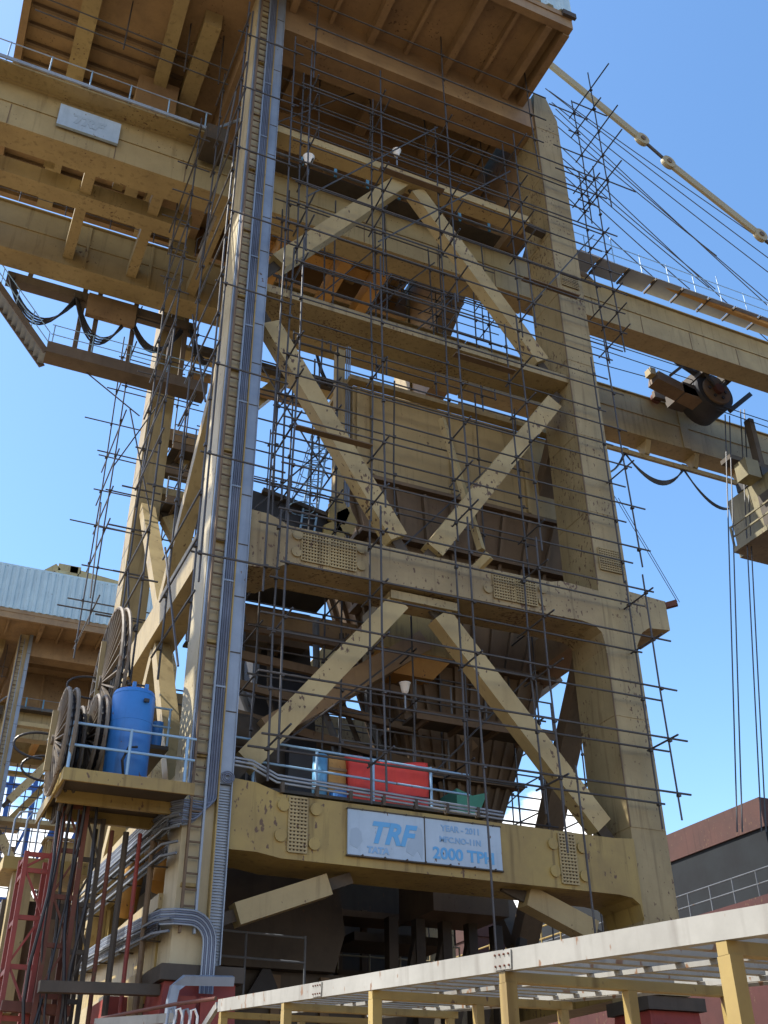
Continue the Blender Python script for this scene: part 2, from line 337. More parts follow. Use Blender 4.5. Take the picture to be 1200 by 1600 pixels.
# girder top walkway with pale blue rail posts (landside)
wk = part(MB().box(-22, 5.2, 27.2, 27.9, 36.45, 36.55), 'walkway', 'cream')
rl = MB().tube((-22, 27.1, 36.62), (5.3, 27.1, 36.62), .06).tube((-22, 27.02, 36.45), (5.3, 27.02, 36.45), .05).tube((-22, 27.1, 37.5), (5.2, 27.1, 37.5), .025)
part(rl, 'handrail', 'galv')
for i in range(18):
    part(MB().tube((5-1.5*i, 27.12, 36.5), (5-1.5*i, 27.12, 37.55), .03), 'rail_post', 'bluepipe')
part(MB().path([(5.3, 27.1, 36.62), (5.9, 27.1, 37.3), (6.6, 26.4, 37.35), (7.0, 25.9, 37.3)], .06), 'handrail', 'galv')
part(MB().box(5.0, 5.85, 26.6, 27.8, 35.5, 36.3), 'girder_bracket', 'grime')
rl = MB().tube((7.1, 27.1, 36.62), (18.4, 27.1, 36.62), .06).tube((7.1, 27.0, 36.5), (18.4, 27.0, 36.5), .05).tube((7.1, 27.2, 36.75), (18.4, 27.2, 36.75), .04)
part(rl, 'cable_pipes', 'galvdark')
part(MB().box(7.1, 18.4, 27.2, 27.86, 36.44, 36.5), 'walkway', 'grime')
for i in range(8): part(MB().box(7.6+1.45*i, 7.72+1.45*i, 27.14, 27.2, 36.5, 37.55), 'rail_post', 'drum')
part(MB().tube((7.1, 27.17, 37.5), (18.4, 27.17, 37.5), .025), 'handrail', 'galv')
# far girder walkway, floodlight arms
for i in range(8):
    x = -3+1.9*i
    part(MB().path([(x, 33.7, 36.45), (x, 33.7, 37.5), (x+.15, 33.6, 37.62), (x+.35, 33.6, 37.6)], .025), 'rail_post', 'pipe')
part(MB().tube((-22, 33.7, 37.45), (6, 33.7, 37.45), .025).tube((-22, 33.7, 36.95), (6, 33.7, 36.95), .02), 'handrail', 'pipe')
# roof of boxes under the house
for x, y, z in ((3.1, 29, 37),):
    part(MB().bar((x, 24, 41.6), (x+.4, 36, 41.0), .55, .75), 'raking_beam', 'cream')
# lower walkway on the bottom beam and its pale blue hand rail
part(MB().box(7.0, 14.3, 24.6, 26.9, 9.82, 9.9), 'walkway', 'grime')
rl = MB()
for h in (.55, 1.1): rl.tube((7.0, 24.7, 9.9+h+.12), (13.9, 24.7, 9.9+h-.02), .03)
part(rl, 'handrail', 'bluepipe')
for x in (7.75, 9.45, 11.05, 12.75): part(MB().tube((x, 24.72, 9.9), (x, 24.72, 11.06), .035), 'rail_post', 'bluepipe')
rl = MB()
for k, (dz, dy) in enumerate(((0, 0), (-.09, -.02), (-.17, .03))):
    rl.path([(7.0, 23.85+dy, 10.27+dz), (7.45, 23.85+dy, 10.25+dz), (8.1, 23.85+dy, 9.98+dz), (14.4, 23.85+dy, 9.78+dz)], .03)
part(rl, 'conduit', 'galv')
for i in range(7): part(MB().box(8.2+.9*i, 8.28+.9*i, 23.8, 23.92, 9.56, 9.82), 'conduit_bracket', 'grime')
# ladder up the front of the landside leg
lad = part(MB().box(5.995, 6.045, 23.78, 23.9, 6.2, 41.5), 'ladder', 'brown')
MB().box(6.315, 6.365, 23.78, 23.9, 6.2, 41.5).build('stile', 'galv', lad)
for k in range(100): MB().box(6.046, 6.314, 23.82, 23.86, 6.4+.35*k, 6.44+.35*k).build('rung', 'brown', lad)
for k in range(12): MB().box(5.98, 6.38, 23.9, 23.998, 7.2+3*k, 7.28+3*k).build('bracket', 'yellow', lad)
part(MB().box(6.63, 6.665, 23.8, 23.998, 6.2, 42), 'edge_strip', 'yellow')
part(MB().tube((5.945, 23.95, 9.4), (5.945, 23.95, 41.8), .032), 'conduit', 'galv')
part(MB().tube((5.985, 23.9, 9.2), (5.985, 23.9, 41.8), .016), 'conduit', 'cablegrey')
# lower landside tubular braces and stiffeners
for a, b in (((6.3, 27.4, 8.0), (6.3, 29.2, 9.9)), ((6.3, 27.0, 8.0), (6.3, 26.6, 9.8)), ((6.3, 31.3, 8.0), (6.3, 30.2, 9.8))):
    part(MB().path([a, b], .28, 12), 'tube_brace', 'orange', smooth=True)
part(MB().box(5.8, 7.0, 25.21, 37.2, 6.96, 7.3), 'sill_beam', 'cream')
part(MB().box(5.97, 6.9, 25.21, 37.2, 9.3, 10.2), 'sill_beam', 'cream')

# ------------------------------------------------------------------ machinery house on top
HZ = -.25
house = thing('machinery_house', 'box shaped machinery house overhead with brown underside and pale corrugated wall above the portal', 'machinery house', (8, 29, 42.2), 'machinery houses on the unloaders')
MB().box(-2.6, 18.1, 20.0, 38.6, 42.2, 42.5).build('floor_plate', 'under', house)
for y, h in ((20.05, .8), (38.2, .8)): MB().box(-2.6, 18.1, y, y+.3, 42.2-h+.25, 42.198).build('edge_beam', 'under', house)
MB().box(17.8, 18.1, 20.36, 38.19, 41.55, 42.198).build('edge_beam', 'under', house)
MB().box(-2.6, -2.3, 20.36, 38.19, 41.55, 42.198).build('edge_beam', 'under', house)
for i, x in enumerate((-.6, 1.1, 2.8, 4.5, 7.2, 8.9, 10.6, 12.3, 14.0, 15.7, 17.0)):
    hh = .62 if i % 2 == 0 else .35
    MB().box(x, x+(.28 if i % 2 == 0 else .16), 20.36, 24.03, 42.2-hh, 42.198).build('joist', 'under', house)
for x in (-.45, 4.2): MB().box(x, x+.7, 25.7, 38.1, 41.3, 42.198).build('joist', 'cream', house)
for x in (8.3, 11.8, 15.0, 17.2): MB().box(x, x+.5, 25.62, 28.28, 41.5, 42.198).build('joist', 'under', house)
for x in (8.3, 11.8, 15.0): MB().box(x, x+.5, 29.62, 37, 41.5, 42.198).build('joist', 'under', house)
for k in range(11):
    MB().box(-2.25, 4.15, 28.2+.9*k, 28.32+.9*k, 42.0, 42.198).build('floor_rib', 'brown', house)
wv = [(-2.6, 20.0)]; x = -2.6; k = 0
while x < 18.05:
    wv += [(x+.04, 20.02-.10*(k % 2)), (x+.26, 20.02-.10*(k % 2))]; x += .3; k += 1
wv += [(18.12, 20.0), (18.12, 20.3), (-2.6, 20.3)]
MB().prism(wv, 'z', 42.52, 46.4).build('corrugated_wall', 'wall', house)
ex = [(18.1, 20.31)]; y = 20.31; k = 0
while y < 38.3:
    ex += [(18.05+.10*(k % 2), y+.04), (18.05+.10*(k % 2), y+.26)]; y += .3; k += 1
ex += [(18.1, 38.6), (17.8, 38.6), (17.8, 20.31)]
MB().prism(ex, 'z', 42.52, 46.4).build('corrugated_wall', 'wall', house)
MB().prism([(20.0, 46.41), (38.7, 46.41), (38.7, 46.6), (29.3, 47.6), (20.0, 46.6)], 'x', -2.8, 18.3).build('roof', 'wall', house)
MB().box(17.6, 18.22, 19.86, 20.0, 42.2, 42.5).build('flashing', 'grime', house)
MB().box(7.2, 19.9, 30.0, 30.15, 36.6, 42.0).build('bulkhead_plate', 'under', house)
for x in (9, 11, 13, 15, 17): MB().box(x, x+.15, 29.85, 29.998, 36.6, 41.9).build('bulkhead_stiffener', 'under', house)
# landing / ducting hung below the house on the landside
MB().prism([(29.5, 39.6), (32.8, 39.2), (33.2, 41.3), (29.2, 41.5)], 'x', 2.4, 4.1).build('underslung_duct', 'under', house)
MB().tube((-2, 26.5, 40.2), (5.6, 26.5, 40.0), .03).build('hanging_rail', 'pipe', house)
MB().tube((-2, 26.5, 39.3), (5.6, 26.5, 39.1), .03).build('hanging_rail', 'pipe', house)
for x in (1.4, 3.8, 5.2): MB().tube((x, 26.5, 38.9), (x, 26.5, 42.1), .03).build('hanging_rail', 'pipe', house)

house.location.z += HZ
# ------------------------------------------------------------------ hopper
hop = thing('hopper', 'large ochre receiving hopper with tapered dark bottom hanging between the frames', 'hopper', (15.6, 30.3, 8), 'hoppers in the unloaders')
HX0, HX1, HY0, HY1 = 11.35, 20.9, 27.0, 28.7
hw = MB().box(HX0, HX1, HY0, HY0+.1, 21.85, 25.6).box(HX0, HX1, HY1-.1, HY1, 21.85, 25.6).box(HX0, HX0+.1, HY0+.101, HY1-.101, 21.85, 25.6).box(HX1-.1, HX1, HY0+.101, HY1-.101, 21.85, 25.6)
hw.build('bin_wall', 'hopper', hop)
for x in (11.45, 12.0, 15.1, 18.2, 20.6): MB().box(x, x+.12, HY0-.14, HY0-.002, 21.9, 25.5).build('stiffener', 'hopper', hop)
for y in (27.3, 28.3): MB().box(HX0-.14, HX0-.002, y, y+.12, 21.9, 25.5).build('stiffener', 'hopper', hop)
MB().box(HX0-.25, HX1+.25, HY0-.35, HY0-.001, 25.61, 25.8).box(HX0-.25, HX1+.25, HY1+.001, HY1+.35, 25.61, 25.8).box(HX0-.35, HX0-.001, HY0, HY1, 25.61, 25.8).box(HX1+.001, HX1+.35, HY0, HY1, 25.61, 25.8).build('rim', 'hopper', hop)
MB().box(HX0-.12, HX1+.12, HY0-.16, HY1+.16, 21.7, 21.84).build('rim', 'brown', hop)
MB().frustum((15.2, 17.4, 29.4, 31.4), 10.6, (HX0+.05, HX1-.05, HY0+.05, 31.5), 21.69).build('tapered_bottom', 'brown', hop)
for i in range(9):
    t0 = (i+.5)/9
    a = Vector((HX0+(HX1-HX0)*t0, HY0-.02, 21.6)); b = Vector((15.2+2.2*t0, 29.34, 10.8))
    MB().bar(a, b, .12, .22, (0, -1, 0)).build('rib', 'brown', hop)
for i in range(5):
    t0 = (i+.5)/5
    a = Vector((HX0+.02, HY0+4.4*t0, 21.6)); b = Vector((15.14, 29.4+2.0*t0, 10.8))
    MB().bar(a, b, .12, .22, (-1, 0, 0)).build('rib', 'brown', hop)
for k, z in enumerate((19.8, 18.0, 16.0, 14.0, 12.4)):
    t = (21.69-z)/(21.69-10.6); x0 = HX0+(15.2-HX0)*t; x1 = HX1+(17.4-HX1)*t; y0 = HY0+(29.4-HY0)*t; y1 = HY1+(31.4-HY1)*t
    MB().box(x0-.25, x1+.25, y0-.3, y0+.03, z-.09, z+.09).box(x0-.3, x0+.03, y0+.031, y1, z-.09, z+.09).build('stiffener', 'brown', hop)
MB().box(15.0, 17.6, 29.2, 31.6, 8.4, 10.59).build('chute', 'brown', hop)
MB().box(11.0, 21.2, 26.75, 26.95, 18.6, 18.8).build('support_beam', 'brown', hop)
# lit brown girders under the hopper
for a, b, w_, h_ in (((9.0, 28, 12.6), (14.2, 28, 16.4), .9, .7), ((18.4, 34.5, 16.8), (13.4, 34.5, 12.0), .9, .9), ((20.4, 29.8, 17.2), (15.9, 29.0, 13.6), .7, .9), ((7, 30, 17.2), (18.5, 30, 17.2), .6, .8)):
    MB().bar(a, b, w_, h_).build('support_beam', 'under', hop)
MB().box(12.6, 15.2, 27.6, 29, 15.9, 17.6).build('drive_casing', 'yellow', hop)
MB().frustum((13.2, 14.6, 27.9, 28.8), 15.2, (12.6, 15.2, 27.6, 29), 15.89).build('drive_casing', 'orange', hop)

# dark dust curtains, ducts and conveyors inside the frame
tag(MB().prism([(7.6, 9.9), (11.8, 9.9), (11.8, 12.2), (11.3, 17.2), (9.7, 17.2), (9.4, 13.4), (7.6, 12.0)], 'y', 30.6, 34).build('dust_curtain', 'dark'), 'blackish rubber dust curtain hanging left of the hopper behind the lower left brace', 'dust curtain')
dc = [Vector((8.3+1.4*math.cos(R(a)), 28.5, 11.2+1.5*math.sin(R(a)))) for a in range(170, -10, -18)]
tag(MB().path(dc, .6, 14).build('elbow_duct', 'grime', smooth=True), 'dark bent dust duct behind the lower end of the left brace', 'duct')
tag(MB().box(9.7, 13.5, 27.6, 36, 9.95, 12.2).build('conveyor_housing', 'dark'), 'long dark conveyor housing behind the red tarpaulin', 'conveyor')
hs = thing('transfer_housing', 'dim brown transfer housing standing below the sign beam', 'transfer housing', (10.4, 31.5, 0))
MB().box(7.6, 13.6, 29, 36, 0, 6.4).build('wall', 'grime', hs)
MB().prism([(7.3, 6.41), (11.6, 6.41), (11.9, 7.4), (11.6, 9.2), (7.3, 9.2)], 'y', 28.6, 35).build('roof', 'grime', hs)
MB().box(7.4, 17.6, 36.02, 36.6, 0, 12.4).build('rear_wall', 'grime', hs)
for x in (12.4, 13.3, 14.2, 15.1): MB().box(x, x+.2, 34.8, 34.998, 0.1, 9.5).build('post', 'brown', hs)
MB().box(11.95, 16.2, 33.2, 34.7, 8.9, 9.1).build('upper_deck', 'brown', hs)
for x in (8.4, 9.9, 11.3, 12.6): MB().box(x, x+.25, 28.85, 28.998, .2, 6.3).build('post', 'brown', hs)
MB().prism([(9.1, 5.6), (10.2, 5.6), (9.7, 6.6)], 'y', 28.7, 28.84).build('gusset', 'dark', hs)
hr = MB()
for z in (7.0, 6.4): hr.tube((7.2, 27.2, z), (10.2, 27.2, z-.05), .03)
for x in (7.3, 8.6, 10.2): hr.tube((x, 27.2, 5.3), (x, 27.2, 7.0), .03)
hr.build('handrail', 'galvdark', hs)
for k in range(5):
    t = thing('steel_trestle', ('dark steel conveyor frame post below the sign beam, ' + ('nearest the left leg', 'second from the left', 'in the middle', 'second from the right', 'nearest the right leg')[k]), 'frame', (13.9+.9*k, 31, 0), 'dark frames under the portal')
    x = 13.9+.9*k
    MB().box(x, x+.3, 30, 30.35, 0, 8.3).build('post', 'grime', t); MB().bar((x+.15, 30.2, 4.5), (x+1.1, 30.2, 8.0), .25, .25).build('diagonal', 'grime', t)
tag(MB().box(13.2, 16.5, 31, 33, 7.75, 8.0).build('elevated_walkway', 'grime'), 'dark grating deck under the sign beam right of the housing', 'deck')

# middle level equipment left of the hopper
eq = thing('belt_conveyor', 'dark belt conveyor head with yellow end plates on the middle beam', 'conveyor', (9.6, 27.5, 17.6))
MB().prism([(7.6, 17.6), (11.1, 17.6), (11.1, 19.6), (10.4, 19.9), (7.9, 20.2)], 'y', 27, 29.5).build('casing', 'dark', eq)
for k, (px, py) in enumerate(((528, 800), (520, 835), (540, 815))):
    c = at(px, py, 'y', 26.8); MB().prism([(c.x-.35, c.z-.45), (c.x+.2, c.z-.5), (c.x+.38, c.z), (c.x+.1, c.z+.55), (c.x-.35, c.z+.2)], 'y', 26.7, 26.8).build('end_plate', 'yellow', eq)
MB().bar((8.2, 26.9, 20.2), (11.0, 26.9, 19.7), .2, .14).build('top_rail', 'grime', eq)
col = thing('service_column', 'slim tan service column with pipes left of the hopper', 'column', (11.05, 27.2, 17.5))
MB().box(10.75, 11.05, 27.05, 27.4, 17.5, 27.2).build('column', 'hopper', col)
for i in range(3): MB().tube((11.12+.07*i, 27.1, 17.6), (11.12+.07*i, 27.1, 27.4+.2*i), .025).build('pipe', 'galv', col)
cg = thing('caged_ladder', 'pale blue caged ladder standing beside the dark belt head', 'ladder', (9.9, 27, 18.6))
p0 = at(468, 835, 'y', 26.9); p1 = at(490, 690, 'y', 26.9); q0 = at(490, 838, 'y', 26.9); q1 = at(512, 690, 'y', 26.9)
MB().tube(p0, p1, .035).tube(q0, q1, .035).build('stile', 'bluepipe', cg)
rg = MB()
for k in range(13): rg.tube(p0.lerp(p1, k/13+.02), q0.lerp(q1, k/13+.02), .018)
rg.build('rungs', 'bluepipe', cg)
for k in range(5):
    c = p0.lerp(q1, .2+.19*k); MB().path([c+Vector((.42*math.cos(R(a))-.25, -.3+.42*math.sin(R(a)), 0)) for a in range(0, 361, 30)], .018).build('cage_hoop', 'bluepipe', cg)
for a in (150, 210, 270): MB().path([p0.lerp(q1, .2+.19*k)+Vector((.42*math.cos(R(a))-.25, -.3+.42*math.sin(R(a)), 0)) for k in range(5)], .014).build('cage_strap', 'bluepipe', cg)

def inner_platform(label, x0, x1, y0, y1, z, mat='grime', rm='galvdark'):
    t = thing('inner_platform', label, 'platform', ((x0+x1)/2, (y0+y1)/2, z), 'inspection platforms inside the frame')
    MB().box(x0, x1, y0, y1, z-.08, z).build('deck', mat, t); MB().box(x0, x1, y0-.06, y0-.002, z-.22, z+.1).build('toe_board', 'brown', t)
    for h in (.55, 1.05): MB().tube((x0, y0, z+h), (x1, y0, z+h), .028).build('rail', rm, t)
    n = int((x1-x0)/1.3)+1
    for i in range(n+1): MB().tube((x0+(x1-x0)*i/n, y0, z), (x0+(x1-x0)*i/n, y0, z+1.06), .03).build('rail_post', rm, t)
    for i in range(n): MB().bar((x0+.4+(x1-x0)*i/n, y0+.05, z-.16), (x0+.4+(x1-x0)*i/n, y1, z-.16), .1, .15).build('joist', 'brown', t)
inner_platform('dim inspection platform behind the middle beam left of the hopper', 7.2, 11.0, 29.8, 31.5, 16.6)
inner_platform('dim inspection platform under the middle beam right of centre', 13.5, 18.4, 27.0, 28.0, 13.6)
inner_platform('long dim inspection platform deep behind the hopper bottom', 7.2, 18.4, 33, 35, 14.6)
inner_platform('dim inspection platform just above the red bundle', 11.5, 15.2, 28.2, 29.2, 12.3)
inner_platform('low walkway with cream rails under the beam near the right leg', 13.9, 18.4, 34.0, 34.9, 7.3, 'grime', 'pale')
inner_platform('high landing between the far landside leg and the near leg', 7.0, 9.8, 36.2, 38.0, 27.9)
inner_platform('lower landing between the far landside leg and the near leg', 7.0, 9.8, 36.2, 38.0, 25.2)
inner_platform('narrow inspection platform along the top of the hopper', 11.4, 18.4, 28.9, 29.6, 25.3)
for k in range(6):
    x = 7.4+1.15*k; y = 28.8+.6*(k % 3)
    tag(MB().path([(x, y, 17.0), (x+.1, y, 14.5), (x+.8, y+.2, 13.2), (x+1.0, y+.2, 10.6)], .09+.03*(k % 2), 8).build('service_pipe', 'galvdark' if k % 2 else 'grime'), 'dim bent service pipe left of the hopper bottom, %s of six' % ('leftmost', 'second from the left', 'third from the left', 'third from the right', 'second from the right', 'rightmost')[k], 'pipe', 'service pipes inside the frame')
for k in range(4):
    z = 16.0-.9*k
    tag(MB().bar((7.1, 28.2, z), (13.6+.8*k, 28.2+.3*k, z-.25*k), .16, .26).build('cross_girt', 'brown'), 'thin brown girt crossing behind the lower braces, %s of four' % ('topmost', 'second from top', 'third from top', 'lowest')[k], 'girt', 'girts inside the frame')

# ------------------------------------------------------------------ boom on the sea side
boom = thing('boom', 'tan twin girder boom reaching out over the ship on the right', 'boom', (40, 31, 33.8))
girder(MB(), 20.25, 75, 28.0, 29.1, 34.35, 36.5).build('girder', 'cream', boom)
girder(MB(), 20.25, 75, 33.9, 35.0, 33.75, 36.4).build('girder', 'cream', boom)
for x in (23.5, 26.2, 29.0, 31.8, 34.6): MB().box(x, x+.035, 27.986, 27.999, 34.37, 35.4).build('plate_seam', 'brown', boom)
for x in (21.0, 33, 45, 57): MB().box(x, x+.5, 33.84, 33.898, 33.76, 36.38).build('splice_plate', 'cream', boom)
for i in range(12):
    x = 22+1.55*i; MB().box(x, x+.07, 26.95, 27.97, 36.98, 37.1).build('walkway_bracket', 'grime', boom)
    MB().box(x+.1, x+1.48, 26.95, 27.97, 37.06, 37.1).build('walkway_grating', 'skygrate', boom)
hl = MB()
for z in (37.6, 38.2): hl.tube((21, 26.95, z), (50, 26.95, z), .022)
hl.build('handrail', 'bluepipe', boom)
for i in range(18): MB().tube((21.2+1.55*i, 26.95, 37.05), (21.2+1.55*i, 26.95, 38.25 + (.5 if i % 4 == 2 else 0)), .024).build('rail_post', 'bluepipe', boom)
MB().tube(at(905, 395, 'y', 27.3), at(1210, 512, 'y', 27.3), .16, 10).build('cable_pipe', 'orange', boom)
MB().path([(20.4, 28.5, 36.5), (21.2, 28.5, 39.2), (22.2, 28.5, 38.6), (24.5, 28.5, 36.5)], .28, 8).build('hinge_bracket', 'under', boom)
MB().disc((21.0, 28.4, 39.3), 'y', .5, .5, 18).build('hinge_sheave', 'brown', boom)
MB().box(19.95, 75, 34.35, 34.5, 32.75, 33.0).build('festoon_track', 'hopper', boom)
for i in range(9):
    x = 24.5+3.1*i
    MB().prism([(34.0, 33.74), (34.9, 33.74), (34.55, 33.02), (34.3, 33.02)], 'x', x, x+.3).build('track_bracket', 'hopper', boom)
    MB().box(x-.3, x+.42, 35.01, 35.06, 33.78, 34.4).build('splice_plate', 'hopper', boom)
# forestay of eye bars
fs = thing('forestay', 'tan eye bar forestay sloping down from the house to the boom', 'forestay', at(1020, 233, 'y', 28.5))
def eyebar(a, b, w0=.5):
    MB().bar(a, b, .16, w0, (0, 0, 1)).build('bar', 'stay', fs)
A0 = at(840, 85, 'y', 28.5); A1 = at(1003, 218, 'y', 28.5); B0 = at(1044, 254, 'y', 28.5); B1 = at(1188, 368, 'y', 28.5); E1 = at(1290, 455, 'y', 28.5)
eyebar(A0, A1); eyebar(B0, B1); eyebar(B1+Vector((1.0, 0, -.75)), E1)
for p in (A1, B0, B1, B1+Vector((1.0, 0, -.75))):
    e = MB().disc(p, 'y', .42, .24, 24).build('eye', 'stay', fs); MB().disc(p, 'y', .16, .36, 16).build('pin', 'brown', e)
MB().bar(A1, B0, .1, .2).build('link', 'grime', fs); MB().bar(B1, B1+Vector((1.0, 0, -.75)), .1, .2).build('link', 'grime', fs)
# boom hoist ropes
RP = [((852, 138), (1230, 425)), ((858, 142), (1230, 402)), ((868, 170), (1230, 505)), ((868, 195), (1120, 400)), ((876, 245), (1118, 452)), ((880, 258), (1108, 450)), ((882, 275), (1078, 452)), ((862, 160), (1230, 448)), ((872, 225), (1230, 560)), ((878, 300), (1040, 450)), ((866, 180), (1200, 470))]
WH = ('topmost of the fan', 'second from the top', 'third from the top', 'middle one of the fan', 'third from the bottom', 'second from the bottom', 'lowest of the lower group', 'thin one just under the top pair', 'one crossing low towards the boom', 'shortest, ending on the boom walkway', 'one in the upper middle')
for i, (a, b) in enumerate(RP):
    tag(MB().path(sag(at(*a, 'y', 29.2+.4*(i % 3)), at(*b, 'y', 29.2+.4*(i % 3)), .12), .028, 5).build('boom_rope', 'rope'), 'dark boom hoist rope under the eye bar forestay, ' + WH[i], 'rope', 'boom hoist ropes')
# hoist ropes of the trolley
for i, (a, b, pl) in enumerate((((1133, 648), (1152, 1300), 30.6), ((1140, 650), (1160, 1300), 30.6), ((1157, 640), (1190, 1300), 31.6), ((1163, 640), (1197, 1300), 31.6))):
    tag(MB().tube(at(*a, 'y', pl), at(*b, 'y', pl), .03, 5).build('hoist_rope', 'rope'), 'vertical hoist rope hanging from the trolley past the cab, ' + ('leftmost', 'second from the left', 'second from the right', 'rightmost')[i], 'rope', 'hoist ropes of the trolley')
for i, (a, b, y) in enumerate((((900, 512), (1110, 580), 31), ((900, 520), (1110, 588), 31), ((905, 535), (1095, 598), 31.5), ((905, 560), (1080, 608), 32), ((1120, 632), (1230, 668), 31), ((1120, 640), (1230, 678), 31))):
    tag(MB().tube(at(*a, 'y', y), at(*b, 'y', y), .025, 5).build('trolley_rope', 'rope'), 'taut trolley rope between the boom girders, ' + ('highest left of the drum', 'second left of the drum', 'third left of the drum', 'lowest left of the drum', 'upper one right of the drum', 'lower one right of the drum')[i], 'rope', 'trolley haul ropes')
# trolley with big sheave
tr = thing('trolley', 'dark grab trolley with a large rope sheave running between the boom girders', 'trolley', (32.6, 31.2, 33.6))
c = at(1118, 612, 'y', 31.0)
MB().disc(c, 'y', .82, .3, 40).build('sheave', 'brown', tr, smooth=True)
MB().disc(c+Vector((.0, .75, 0)), 'y', 1.1, 1.5, 40).build('drum', 'dark', tr, smooth=True)
MB().disc(c-Vector((0, .2, 0)), 'y', .28, .3, 16).build('hub', 'ruststeel', tr)
for a in range(0, 360, 60): MB().disc(c+Vector((.5*math.cos(R(a)), -.17, .5*math.sin(R(a)))), 'y', .09, .08, 12).build('sheave_hole', 'dark', tr)
MB().bar(c+Vector((-3.4, .6, .15)), c+Vector((-.6, .6, -.5)), .8, .55).build('frame_beam', 'brown', tr)
MB().bar(c+Vector((-2.0, .2, 1.6)), c+Vector((.2, .2, .7)), .3, .3).build('frame_beam', 'dark', tr)
MB().bar(c+Vector((-3.1, -.3, -.2)), c+Vector((-1.4, -.3, 1.5)), .14, .14).build('frame_strut', 'grime', tr)
MB().bar(c+Vector((.9, .2, -.8)), c+Vector((2.6, .2, .8)), .2, .25).build('frame_strut', 'dark', tr)
MB().box(c.x-3.75, c.x-3.42, c.y+.3, c.y+.75, c.z+.2, c.z+.6).build('lamp_box', 'cream', tr)
MB().box(c.x-.9, c.x-.45, 29.3, 33.7, c.z+.75, c.z+1.25).build('bogie_beam', 'grime', tr)
MB().box(c.x+.5, c.x+.95, 29.3, 33.7, c.z+.75, c.z+1.25).build('bogie_beam', 'grime', tr)
for dx in (-1.6, 1.6):
    for yy in (29.35, 33.6): MB().disc((c.x+dx, yy, c.z+.95), 'y', .3, .16, 18).build('wheel', 'ruststeel', tr)
MB().box(c.x-1.9, c.x+1.9, 29.45, 29.6, c.z+.78, c.z+1.2).build('side_frame', 'brown', tr); MB().box(c.x-1.9, c.x+1.9, 33.3, 33.5, c.z+.78, c.z+1.2).build('side_frame', 'brown', tr)
for dx in (-.7, .7): MB().bar(c+Vector((dx, -.25, .8)), c+Vector((dx*.2, -.25, 0)), .1, .16).build('sheave_bracket', 'grime', tr)
MB().box(c.x-1.9, c.x-.95, 31.2, 32.6, c.z-.5, c.z+.2).build('gear_box', 'grime', tr)
# operator cab
cab = thing('operator_cab', 'yellowish operator cab with tinted windows and a small railed balcony', 'cab', (34, 30.5, 26.4))
MB().box(32.95, 37.4, 29.9, 33.0, 26.35, 29.6).build('body', 'cabpaint', cab)
for x in (33.5, 34.7, 35.9): g = MB().box(x, x+1.05, 29.84, 29.898, 27.6, 29.0).build('window', 'glass', cab); MB().box(x-.05, x+1.1, 29.80, 29.838, 29.01, 29.08).box(x-.05, x+1.1, 29.80, 29.838, 27.52, 27.59).box(x-.05, x, 29.80, 29.838, 27.6, 29.0).box(x+1.055, x+1.1, 29.80, 29.838, 27.6, 29).build('frame', 'grime', g)
MB().box(32.89, 32.948, 30.2, 31.0, 26.7, 28.7).build('door', 'grime', cab)
MB().box(32.0, 37.4, 29.2, 29.79, 26.1, 26.34).build('balcony_floor', 'cabpaint', cab)
MB().box(32.0, 32.94, 29.8, 32.4, 26.1, 26.34).build('balcony_floor', 'cabpaint', cab)
hb = MB()
for z in (26.9, 27.45): hb.box(32.0, 33.5, 29.2, 29.26, z-.04, z+.04).box(32.0, 32.06, 29.27, 32.3, z-.04, z+.04)
hb.build('balcony_rail', 'cabpaint', cab)
for x, y in ((32.03, 29.23), (33.47, 29.23), (32.03, 32.3)): MB().box(x-.04, x+.04, y-.045, y+.045, 26.35, 27.5).build('rail_post', 'cabpaint', cab)
MB().box(31.9, 32.7, 30.3, 31.1, 29.3, 30.3).build('air_conditioner', 'cabpaint', cab)
for x in (33.6, 35.6): MB().box(x, x+.3, 31, 31.4, 29.61, 33.7).build('hanger', 'grime', cab)
MB().box(32.9, 36.5, 30.4, 32.2, 29.61, 30.1).build('roof_plant', 'dark', cab)
MB().box(31.6, 37, 30.9, 31.6, 30.55, 30.8).build('hanger_beam', 'grime', cab)
cab.location += Vector((1.35, 0, .6))
# festoon loops, sea side
def festoon(a, b, drop, label, n=4, y=36.26):
    t = thing('festoon_cable', label, 'festoon cable', a, 'festoon cable loops')
    for k in range(n):
        dx = .05*(k-n/2); MB().path(sag(Vector(a)+Vector((dx, .05*k, 0)), Vector(b)+Vector((dx, .05*k, 0)), drop*(1.12-.09*k)), .045, 6).build('cable', 'cable', t)
    MB().box(a[0]-.16, a[0]+.16, a[1]-.05, a[1]+.2, a[2]-.05, a[2]+.22).build('carrier', 'grime', t)
    return t
F0 = at(978, 706, 'y', 34.42); F1 = at(1070, 732, 'y', 34.42); F2 = at(1150, 790, 'y', 34.42)
festoon(F0, F1, 1.35, 'black festoon cable loop under the boom nearest the right leg')
festoon(F1, F2, 1.0, 'black festoon cable loop ending at the operator cab')
festoon(at(940, 735, 'y', 34.42), F0, .5, 'short festoon cable loop emerging from behind the right leg')

